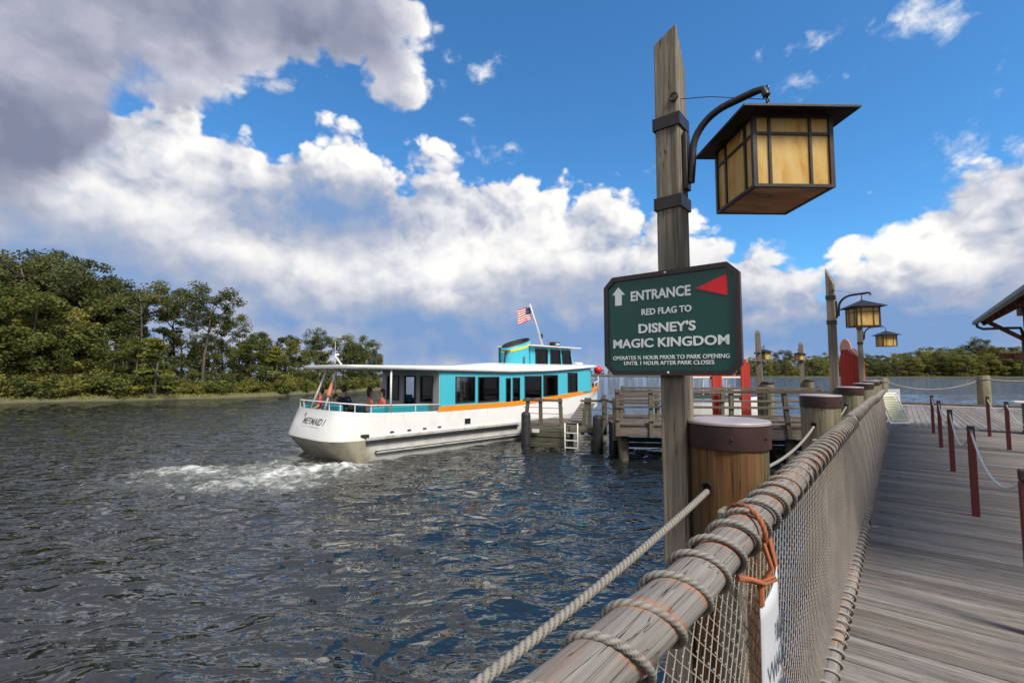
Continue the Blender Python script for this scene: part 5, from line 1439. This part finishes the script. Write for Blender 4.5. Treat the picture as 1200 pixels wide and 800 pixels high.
    for side, y0 in ((0, .055), (1, 2 * YC - .055)):
        mb = MB(); edges = [2.92] + [e for w in wins for e in w[:2]] + [12.1]
        def panel(s0, s1, za, zb):
            vs = []
            for s, z in ((s0, za[0]), (s1, za[1]), (s1, zb[1]), (s0, zb[0])): vs += [(s, y0 - .025, z), (s, y0 + .025, z)]
            mb._add(vs, [(0, 2, 4, 6), (1, 7, 5, 3), (0, 1, 3, 2), (2, 3, 5, 4), (4, 5, 7, 6), (6, 7, 1, 0)])
        for i in range(0, len(edges), 2): panel(edges[i], edges[i + 1], (gun(edges[i]) + .1, gun(edges[i + 1]) + .1), (roof(edges[i]) + .04, roof(edges[i + 1]) + .04))
        for w in wins:
            panel(w[0], w[1], (gun(w[0]) + .1, gun(w[1]) + .1), (w[2], w[2])); panel(w[0], w[1], (w[3], w[3]), (roof(w[0]) + .04, roof(w[1]) + .04))
        mb.build('cabin_wall', 'turquoise_paint', root)
        for w in wins:
            fr = MB(); a, b, c, d = w; t = .038; yy = y0 - .03 if side == 0 else y0 + .03
            fr.box(((a + b) / 2, yy, c + t / 2), (b - a, .05, t)); fr.box(((a + b) / 2, yy, d - t / 2), (b - a, .05, t)); fr.box((a + t / 2, yy, (c + d) / 2), (t, .05, d - c - 2 * t)); fr.box((b - t / 2, yy, (c + d) / 2), (t, .05, d - c - 2 * t))
            if w[0] > 10: fr.box(((a + b) / 2 - .05, yy, (c + d) / 2), (.05, .03, d - c - 2 * t))
            f = fr.build('window', 'window_rubber', root)
            g = MB(); g.box(((a + b) / 2, yy + (.012 if side == 0 else -.012), (c + d) / 2), (b - a - 2 * t, .008, d - c - 2 * t)); g.build('pane', 'tinted_glass', f)
    for s, w_ in ((3.92, .2), (4.86, .16), (7.62, .1), (8.9, .12)):
        mb = MB(); mb.box((s, .75, 2.05), (w_, .06, 1.1), bev=.01); mb.build('light_strip_panel', 'boat_white', root)  # added white panels imitate bright strips of light seen through the cabin
    mb = MB(); mb.box((7.2, YC, 2.66), (8.4, 3.4, .02)); mb.build('cabin_ceiling', 'boat_white', root)
    # curved cabin front
    fo = [(12.1, YC - 1.83)] + [(12.1 + 1.5 * math.cos(a) ** .8, YC + 1.83 * math.sin(a)) for a in [R(-80 + 10 * k) for k in range(17)]] + [(12.1, YC + 1.83)]
    mb = MB(); m = len(fo); vs = [(x, y, gun(x) + .08) for x, y in fo] + [(x - .1, y, roof(x) + .02) for x, y in fo]
    mb._add(vs, [(i, i + 1, m + i + 1, m + i) for i in range(m - 1)]); mb.build('cabin_front', 'turquoise_paint', root, auto=40)
    mb = MB(); mb.bar((10.0, .02, gun(10.0)), (10.0, .02, gun(10) - .75), .006, .012); mb.bar((6.24, -.004, gun(6.2) - .02), (6.24, -.004, .74), .004, .012); mb.build('hull_seam', 'ink_gray', root)
    for s in (1.4, 3.4, 5.2, 8.1): mb = MB(); mb.bar((s, -.008, gun(s) - .03), (s, -.03, .78), .004, .010); mb.build('hull_seam', 'boat_gray', root)
    # aft bulkhead with dark openings
    mb = MB(); ops = [(.38, 1.12), (1.42, 2.12), (2.50, 3.32)]
    ed = [.05] + [e for o in ops for e in o] + [3.70]
    for i in range(0, len(ed), 2): mb.box((2.92, (ed[i] + ed[i + 1]) / 2, 1.86), (.06, ed[i + 1] - ed[i], 1.86))
    for o in ops: mb.box((2.92, sum(o) / 2, 2.70), (.06, o[1] - o[0], .2))
    for o in (ops[0], ops[2]): mb.box((2.92, sum(o) / 2, 1.3), (.06, o[1] - o[0], .7))
    mb.build('aft_bulkhead', 'boat_gray', root)
    for o in (ops[0], ops[2]):
        fr = MB(); c, d = 1.65, 2.6; a, b = o; t = .05
        for y in (a + t / 2, b - t / 2): fr.box((2.88, y, (c + d) / 2), (.05, t, d - c))
        for z in (c + t / 2, d - t / 2): fr.box((2.88, (a + b) / 2, z), (.05, b - a - 2 * t, t))
        f = fr.build('window', 'window_rubber', root)
        g = MB(); g.box((2.90, (a + b) / 2, (c + d) / 2), (.008, b - a - .1, d - c - .1)); g.build('pane', 'tinted_glass', f)
    fr = MB(); a, b = ops[1]
    for y in (a + .03, b - .03): fr.box((2.88, y, 1.76), (.06, .06, 1.66))
    fr.build('door_frame', 'window_rubber', root)
    # benches, inside and on the after deck
    mb = MB(); mb.box((7.2, YC, .97), (8.4, 3.5, .02)); mb.build('cabin_floor', 'cabin_dark', root)
    for k in range(7):
        for y in (.75, 3.0):
            mb = MB(); mb.box((3.7 + k * 1.05, y, 1.22), (.42, .95, .14), bev=.03); mb.box((3.5 + k * 1.05, y, 1.55), (.1, .95, .6), bev=.03); mb.build('cabin_bench', 'teal_vinyl', root)
    mb = MB(); mb.box((11.6, YC, 1.75), (.08, 3.4, 1.7)); mb.build('cabin_bulkhead', 'cabin_dark', root)
    for c, d, rz in (((1.55, .42, 1.30), (2.3, .16, .62), 0), ((1.9, 1.5, 1.28), (.5, 1.1, .6), 0), ((-.28, 1.9, 1.42), (.16, 2.0, .55), 0), ((.35, 3.3, 1.30), (1.6, .16, .62), 0), ((.9, 2.3, 1.26), (.16, 1.5, .62), 0)):
        mb = MB(); mb.box(c, d, bev=.04); mb.build('bench_back', 'teal_vinyl', root)
        s = MB(); s.box((c[0] + (0 if d[0] > d[1] else .28), c[1] + (.28 if d[0] > d[1] else 0), 1.34), (d[0] if d[0] > d[1] else .45, d[1] if d[1] > d[0] else .45, .10), bev=.03); s.build('bench_seat', 'teal_vinyl', root)
    # roof with rounded after end
    ro = outline(.48, 1.98, 11.6, 14.5)
    rr = lambda k, dz: [(x * k if x > 0 else x * k, YC + (y - YC) * k, roof(x) + dz) for x, y in ro]
    loft([rr(.985, .02), rr(1.0, .05), rr(1.0, .105), rr(.985, .125), rr(.90, .132), rr(.5, .14)], True, True).build('roof', 'boat_white', root, auto=50)
    for (s, y) in ((.93, .03), (.93, 2 * YC - .03)):
        mb = MB(); mb.cyl((s, y, gun(s)), (s, y, roof(s) + .05), .032, n=8); mb.build('roof_post', 'boat_white', root, True)
    for y0, y1 in ((1.35, 1.45), (2.3, 2.1)):
        mb = MB(); mb.cyl((-.60, y0, gun(-.8)), (-.18, y1, roof(-.2) + .05), .035, n=8); mb.build('roof_post', 'boat_white', root, True)
    a, b = Vector((-.60, 1.35, gun(-.8))), Vector((-.18, 1.45, roof(-.2) + .05))
    mb = MB(); mb.tube([a.lerp(b, k) + Vector((-.02, -.02, 0)) for k in (.28, .34, .5, .62, .66)], [.03, .075, .06, .05, .03], 10); mb.build('furled_flag', 'cloth_coral', root, True)
    # open rail round the after deck
    mid = [(2.9, .04), (1.9, .04), (.9, .03), (.25, .05)] + [p for p in reversed(outline(.64, 1.85, 10, 14)[1:16])] + [(.25, 3.69), (1.5, 3.71), (2.9, 3.72)]
    tr = [Vector((x, y, gun(x) + (.24 if x < 2 else .22))) for x, y in mid]
    mb = MB(); mb.tube(tr, .022, 8); mb.build('top_rail', 'boat_white', root, True)
    for k in (1, 3, 5, 8, 10, 12, 15, 17, 19, 21):
        x, y = mid[k]; mb = MB(); mb.cyl((x, y, gun(x) - .02), (x, y, gun(x) + .23), .016, n=6); mb.build('rail_stanchion', 'boat_white', root)
    # bow rail
    bo = [p for p in O_GU if p[0] > 12.6]; bo = sorted(bo, key=lambda p: math.atan2(p[1] - YC, p[0] - 11))
    mb = MB(); mb.tube([Vector((x + .05, y, gun(x) + .42)) for x, y in bo], .022, 8)
    for k in range(0, len(bo), 3): x, y = bo[k]; mb.cyl((x, y, gun(x)), (x + .05, y, gun(x) + .42), .016, n=6)
    mb.build('bow_rail', 'boat_white', root, True)
    mb = MB(); mb.cyl((14.55, .95, gun(14.6) - .1), (14.6, .95, gun(14.7) + .75), .03, n=8); mb.build('bow_staff', 'boat_white', root, True)
    mb = MB(); c = Vector((14.6, .95, gun(14.7) + .93)); nn = 14
    mb.lathe([(.02, -.24), (.19, -.16), (.235, 0), (.19, .15), (.02, .22)], nn, c); mb.build('bow_signal', 'red_paint', root, True)
    # pilot house
    pz = 2.93; y0, y1 = 1.0, 3.0
    def side(y):
        mb = MB(); W2 = [(9.3, 10.16, 9.3, 10.18), (10.42, 11.24, 10.42, 11.14), (11.40, 12.18, 11.32, 11.98)]
        z0, z1, zt = 3.08, 3.82, 3.93; y_ = y
        def q(a0, a1, b0, b1, za, zb):
            vs = [(a0, y_ - .02, za), (a1, y_ - .02, za), (b1, y_ - .02, zb), (b0, y_ - .02, zb), (a0, y_ + .02, za), (a1, y_ + .02, za), (b1, y_ + .02, zb), (b0, y_ + .02, zb)]
            mb._add(vs, [(0, 1, 2, 3), (7, 6, 5, 4), (0, 4, 5, 1), (1, 5, 6, 2), (2, 6, 7, 3), (3, 7, 4, 0)])
        q(8.9, 12.4, 8.9, 12.36, pz - .05, z0); q(8.9, 12.12, 8.9, 12.08, z1, zt)
        ed = [(8.9, 8.9)] + [((w[0], w[2]), (w[1], w[3])) for w in W2]
        q(8.9, 9.3, 8.9, 9.3, z0, z1); q(10.16, 10.42, 10.18, 10.42, z0, z1); q(11.24, 11.40, 11.14, 11.32, z0, z1); q(12.18, 12.36, 11.98, 12.12, z0, z1)
        mb.build('pilot_house_wall', 'turquoise_paint', root)
        for w in W2:
            f = MB(); yy = y - .03 if y < YC else y + .03
            P = [Vector((w[0], yy, z0)), Vector((w[1], yy, z0)), Vector((w[3], yy, z1)), Vector((w[2], yy, z1))]
            for i in range(4): f.bar(P[i], P[(i + 1) % 4], .045, .05, up=(0, 1, 0))
            fo_ = f.build('window', 'window_rubber', root)
            g = MB(); g.plate([p + Vector((0, .012, 0)) for p in P], .006); g.build('pane', 'tinted_glass', fo_)
    side(y0); side(y1)
    mb = MB(); mb.plate([(12.4, y0, pz - .05), (12.4, y1, pz - .05), (12.36, y1, 3.08), (12.36, y0, 3.08)], .03)
    for y in (y0 + .03, YC - .03, YC + .33, y1 - .09): mb.plate([(12.36, y, 3.08), (12.36, y + .06, 3.08), (12.1, y + .06, 3.85), (12.1, y, 3.85)], .03)
    mb.build('pilot_house_front', 'turquoise_paint', root)
    g = MB(); g.plate([(12.35, y0 + .05, 3.08), (12.35, y1 - .05, 3.08), (12.1, y1 - .05, 3.85), (12.1, y0 + .05, 3.85)], .008); g.build('windscreen', 'tinted_glass', root)
    mb = MB(); mb.box((8.9, YC, 3.42), (.05, 1.9, 1.05)); mb.build('pilot_house_back', 'turquoise_paint', root)
    mb = MB(); mb.box((10.75, YC, 3.965), (3.95, 2.3, .06), bev=.02); mb.build('pilot_house_roof', 'boat_white', root)
    mb = MB(); mb.box((10.9, YC, 3.35), (.7, .6, .75), bev=.05); mb.build('helm_console', 'cabin_dark', root)
    # funnel with slanted black mouth and yellow band
    fs_ = lambda k, z0, z1: [(8.2 + .82 * k * math.cos(a), YC - .45 + .62 * k * math.sin(a), z0 + (z1 - z0) * (1 - math.cos(a - 0)) / 2) for a in [2 * math.pi * i / 28 for i in range(28)]]
    def ring(k, zf, za): return [(8.5 + .80 * k * math.cos(a), 1.50 + .58 * k * math.sin(a), za + (zf - za) * (math.cos(a) + 1) / 2) for a in [2 * math.pi * i / 28 for i in range(28)]]
    loft([ring(1.0, 2.85, 2.85), ring(.99, 4.02, 3.62)]).build('funnel', 'turquoise_paint', root, auto=50)
    loft([ring(1.005, 4.02, 3.62), ring(1.0, 4.15, 3.73)]).build('funnel_band', 'yellow_paint', root, auto=50)
    loft([ring(.99, 4.15, 3.73), ring(.95, 4.30, 3.83)]).build('funnel_top', 'turquoise_paint', root, auto=50)
    loft([ring(.955, 4.30, 3.83), ring(.92, 4.36, 3.90), ring(.84, 4.34, 3.88), ring(.8, 4.1, 3.7)], True).build('funnel_mouth', 'black_rubber', root, auto=50)
    mb = MB(); mb.bar((7.54, 1.35, 2.9), (7.66, 1.35, 3.66), .05, .05); mb.bar((7.4, 1.35, 3.70), (7.9, 1.35, 3.70), .3, .03); mb.build('funnel_ladder', 'black_rubber', root)
    mb = MB(); mb.box((8.4, .885, 3.3), (.1, .03, .3), bev=.01); mb.build('funnel_vent', 'cabin_dark', root)
    # mast, lamps, roof gear
    m0, m1 = Vector((10.35, YC - .5, 3.98)), Vector((9.35, YC - .5, 6.0))
    mb = MB(); mb.tube([m0, m1], [.06, .03], 8); mb.build('mast', 'boat_white', root, True)
    mb = MB(); q = m0.lerp(m1, .60); mb.cyl(q + Vector((-.75, 0, .02)), q + Vector((.35, 0, .0)), .014, n=6); mb.cyl(m1 + Vector((-.15, 0, 0)), m1 + Vector((.15, 0, 0)), .018, n=6); mb.build('mast_spreader', 'steel', root)
    mb = MB(); q = m0.lerp(m1, .26) + Vector((.16, 0, 0)); mb.lathe([(.03, -.12), (.06, -.08), (.06, .06), (.02, .12)], 10, q); mb.cyl(q, q + Vector((-.14, 0, 0)), .015, n=6); mb.build('mast_lamp', 'black_rubber', root)
    mb = MB(); mb.box((11.25, 1.35, 4.14), (.55, .3, .22), bev=.03); mb.build('signal_box', 'black_rubber', root)
    g = MB(); g.box((11.28, 1.19, 4.14), (.30, .02, .10)); g.build('signal_box_plate', 'boat_gray', root)
    mb = MB(); mb.cyl((10.75, 1.4, 3.99), (10.75, 1.4, 4.28), .03, n=8); mb.box((10.72, 1.4, 4.3), (.16, .1, .1), bev=.02); mb.build('horn', 'steel', root)
    mb = MB(); mb.lathe([(.3, 3.16), (.3, 3.22), (.2, 3.26), (.02, 3.27)], 14, (13.1, YC - .6, 0)); mb.build('roof_hatch', 'boat_white', root)
    mb = MB(); mb.cyl((.2, 1.9, 2.98), (-.05, 1.9, 3.3), .03, n=6); mb.cyl((-.05, 1.9, 3.3), (.1, 1.9, 3.32), .03, n=6); mb.cyl((-.03, 1.9, 3.3), (-.03, 1.9, 3.75), .008, n=5); mb.build('stern_light_bracket', 'boat_white', root)
    # name on the stern, bent to the curve of the hull
    def bent(text, size, y_mid, z, mat, name, width, shear=0.0):
        cu = bpy.data.curves.new('tmp', 'FONT'); cu.body = text; cu.size = size; cu.align_x = 'CENTER'; cu.shear = shear; cu.offset = .006
        o = bpy.data.objects.new('tmp', cu); COL.objects.link(o); bpy.context.view_layer.update()
        me = bpy.data.meshes.new_from_object(o); w = o.dimensions.x; bpy.data.objects.remove(o)
        bm = bmesh.new(); bm.from_mesh(me); bmesh.ops.subdivide_edges(bm, edges=[e for e in bm.edges if e.calc_length() > .05], cuts=2); bmesh.ops.triangulate(bm, faces=bm.faces[:])
        k = width / w
        for v in bm.verts:
            y = y_mid - v.co.x * k; zz = z + v.co.y
            f = min(1, max(0, (zz - .70) / (1.52 - .70))); a_st = 1.05 + (.68 - 1.05) * f; hb = 1.93 - .05 * f
            sn = min(1.0, abs(y - YC) / hb); c = max(0.0, 1 - sn ** 3.2) ** (1 / 3.2)
            c = (max(0.0, 1 - (sn ** 4.4))) ** .5
            v.co = Vector((-a_st * c ** (2 / 2.2) - .012, y, zz))
        bm.to_mesh(me); bm.free(); new_obj(name, me, mat, root)
    bent('MERMAID I', .27, 1.62, 1.10, 'ink_gray', 'name_lettering', 1.45, .2)
    bent('\u2013 \u2013 \u2013 \u2013 \u2013 \u2013 \u2013 \u2013', .12, 1.7, 1.0, 'boat_gray', 'port_line', 1.1)
    return root
ferry()
BROT = Matrix.Rotation(BRZ, 3, 'Z')
def BW(x, y, z): return BA + BROT @ Vector((x, y, z))
def flag():
    p = BW(9.62, 1.5, 5.58); root = thing('ensign_flag', 'small red white and blue striped flag blowing from the ferry mast', 'flag', p, BRZ)
    W_, H_ = .95, .62
    def cloth(x0, x1, z0, z1):
        N = 8; mb = MB(); vs = []
        for i in range(N + 1):
            for j in (0, 1):
                x = x0 + (x1 - x0) * i / N; z = z0 + (z1 - z0) * j
                vs.append((-x, .07 * math.sin(x * 7) * x, z - .28 * x - .02 * math.sin(x * 9) + .12 * (z / H_) * x - (0.0)))
        mb._add(vs, [(2 * i, 2 * i + 2, 2 * i + 3, 2 * i + 1) for i in range(N)]); return mb
    for k in range(13):
        x0 = .42 if k >= 6 else 0.0
        o = cloth(x0, W_, H_ * k / 13 - H_ * .5, H_ * (k + 1) / 13 - H_ * .5).build('stripe', 'red_paint' if k % 2 == 0 else 'boat_white', root, True)
    cloth(0, .42, H_ * 6 / 13 - H_ * .5, H_ * .5).build('canton', 'flag_blue', root, True)
    mb = MB()
    for i in range(5):
        for j in range(4):
            x = .05 + .08 * i; z = H_ * 6 / 13 - H_ * .5 + .05 + .075 * j
            for s in (-1, 1):
                mb._add([(-x + .016 * math.cos(R(72 * k * 2 + 90)), .07 * math.sin(x * 7) * x + s * .005, z - .28 * x - .02 * math.sin(x * 9) + .12 * (z / H_) * x + .016 * math.sin(R(72 * k * 2 + 90))) for k in range(5)], [(0, 1, 2, 3, 4)])
    mb.build('stars', 'boat_white', root)
flag()

# ------------------------------------------------------------------ passengers seated on the after deck
def person(pos, face, shirt, label, lower='cloth_navy', hair='hair_dark', k=1.0, long_hair=False, lean=0.0):
    root = thing('person', label, 'person', pos, face, 'passengers on the ferry deck')
    root.scale = (k, k, k)
    def skin(name, chain, edges, mat, sub=1):
        me = bpy.data.meshes.new(name); me.from_pydata([c[:3] for c in chain], edges, []); o = bpy.data.objects.new(name, me); COL.objects.link(o); o.parent = root
        md = o.modifiers.new('skin', 'SKIN'); md.use_smooth_shade = True
        for i, c in enumerate(chain): me.skin_vertices[0].data[i].radius = (c[3], c[4] if len(c) > 4 else c[3])
        me.skin_vertices[0].data[0].use_root = True
        o.modifiers.new('sub', 'SUBSURF').levels = sub; o.modifiers['sub'].render_levels = sub
        me.materials.append(M[mat]); return o
    l = lean
    body = [(0, 0, .47, .15, .11), (.0 - l * .3, 0, .66, .145, .10), (-l * .6, 0, .86, .16, .10), (-l * .9, 0, .97, .08, .08), (-l, 0, 1.06, .052), (-l + .015, 0, 1.15, .085, .075), (-l + .02, 0, 1.24, .092, .08), (-l + .01, 0, 1.31, .06, .055),
            (-l * .8, .19, .93, .055), (.06 - l * .5, .25, .70, .043), (.26, .17, .62, .034), (.34, .14, .62, .028, .016),
            (-l * .8, -.19, .93, .055), (.06 - l * .5, -.25, .70, .043), (.26, -.17, .62, .034), (.34, -.14, .62, .028, .016),
            (.10, .1, .47, .085), (.42, .11, .48, .065), (.44, .11, .10, .045), (.54, .11, .05, .035),
            (.10, -.1, .47, .085), (.42, -.11, .48, .065), (.44, -.11, .10, .045), (.54, -.11, .05, .035)]
    skin('body', body, [(0, 1), (1, 2), (2, 3), (3, 4), (4, 5), (5, 6), (6, 7), (2, 8), (8, 9), (9, 10), (10, 11), (2, 12), (12, 13), (13, 14), (14, 15), (0, 16), (16, 17), (17, 18), (18, 19), (0, 20), (20, 21), (21, 22), (22, 23)], 'skin_tan', 2)
    sh = [(0, 0, .45, .165, .125), (-l * .3, 0, .66, .16, .115), (-l * .6, 0, .87, .175, .115), (-l * .88, 0, .985, .085, .075), (-l * .8, .20, .935, .07), (.03 - l * .6, .245, .78, .062), (-l * .8, -.20, .935, .07), (.03 - l * .6, -.245, .78, .062)]
    skin('shirt', sh, [(0, 1), (1, 2), (2, 3), (2, 4), (4, 5), (2, 6), (6, 7)], shirt, 2)
    pa = [(0, 0, .46, .16, .13), (.1, .1, .47, .1), (.43, .11, .48, .08), (.44, .11, .2, .062), (.1, -.1, .47, .1), (.43, -.11, .48, .08), (.44, -.11, .2, .062)]
    skin('trousers', pa, [(0, 1), (1, 2), (2, 3), (0, 4), (4, 5), (5, 6)], lower, 1)
    mb = MB(); c = Vector((-l + .0, 0, 1.235)); vs = []; fs = []; n1, n2 = 12, 8
    for i in range(n2 + 1):
        ph = math.pi * i / n2
        for j in range(n1):
            a = 2 * math.pi * j / n1; fx = math.cos(a)
            down = 1.0 if fx < .3 else .45
            zz = math.cos(ph) * .125
            if zz < 0: zz *= (2.2 if long_hair and fx < .3 else down)
            vs.append((c.x + math.sin(ph) * .103 * fx - .018 - (.02 if zz < 0 and fx > .3 else 0), c.y + math.sin(ph) * .098 * math.sin(a), c.z + zz + .012))
    for i in range(n2):
        for j in range(n1): fs.append((i * n1 + j, i * n1 + (j + 1) % n1, (i + 1) * n1 + (j + 1) % n1, (i + 1) * n1 + j))
    mb._add(vs, fs); mb.build('hair', hair, root, True)
    mb = MB()
    for y in (-.03, .03): mb.lathe([(.001, -.008), (.009, 0), (.001, .008)], 8, (c.x + .105, y, c.z - .0))
    mb.build('eyes', 'hair_dark', root)
    mb = MB(); mb.lathe([(.001, .03), (.011, -.005), (.001, -.012)], 6, (c.x + .112, 0, c.z - .03)); mb.build('nose', 'skin_tan', root)
    mb = MB(); mb.box((c.x + .098, 0, c.z - .075), (.01, .04, .008)); mb.build('mouth', 'cloth_coral', root)
def seat(s, y, rz, *a, **kw): person(BW(s, y, .93), rz, *a, **kw)
seat(-.32, 2.25, BRZ + R(150), 'cloth_red', 'passenger in red shirt at the stern rail by the slanted roof post', k=.95)
seat(-.05, 1.75, BRZ - R(60), 'cloth_blue', 'small passenger in blue top beside the red-shirted one', 'cloth_coral', k=.8)
seat(.25, 1.75, BRZ + R(20), 'cloth_navy', 'passenger in navy shirt seen from behind on the stern bench', k=1.0)
seat(.85, 1.15, BRZ - R(20), 'cloth_coral', 'long-haired passenger in coral top, left of a pair on the after deck', long_hair=True, k=.95)
seat(1.05, .72, BRZ + R(170), 'cloth_orange', 'long-haired passenger in orange top, right of a pair beside the white roof post', 'cloth_orange', long_hair=True, k=.92)
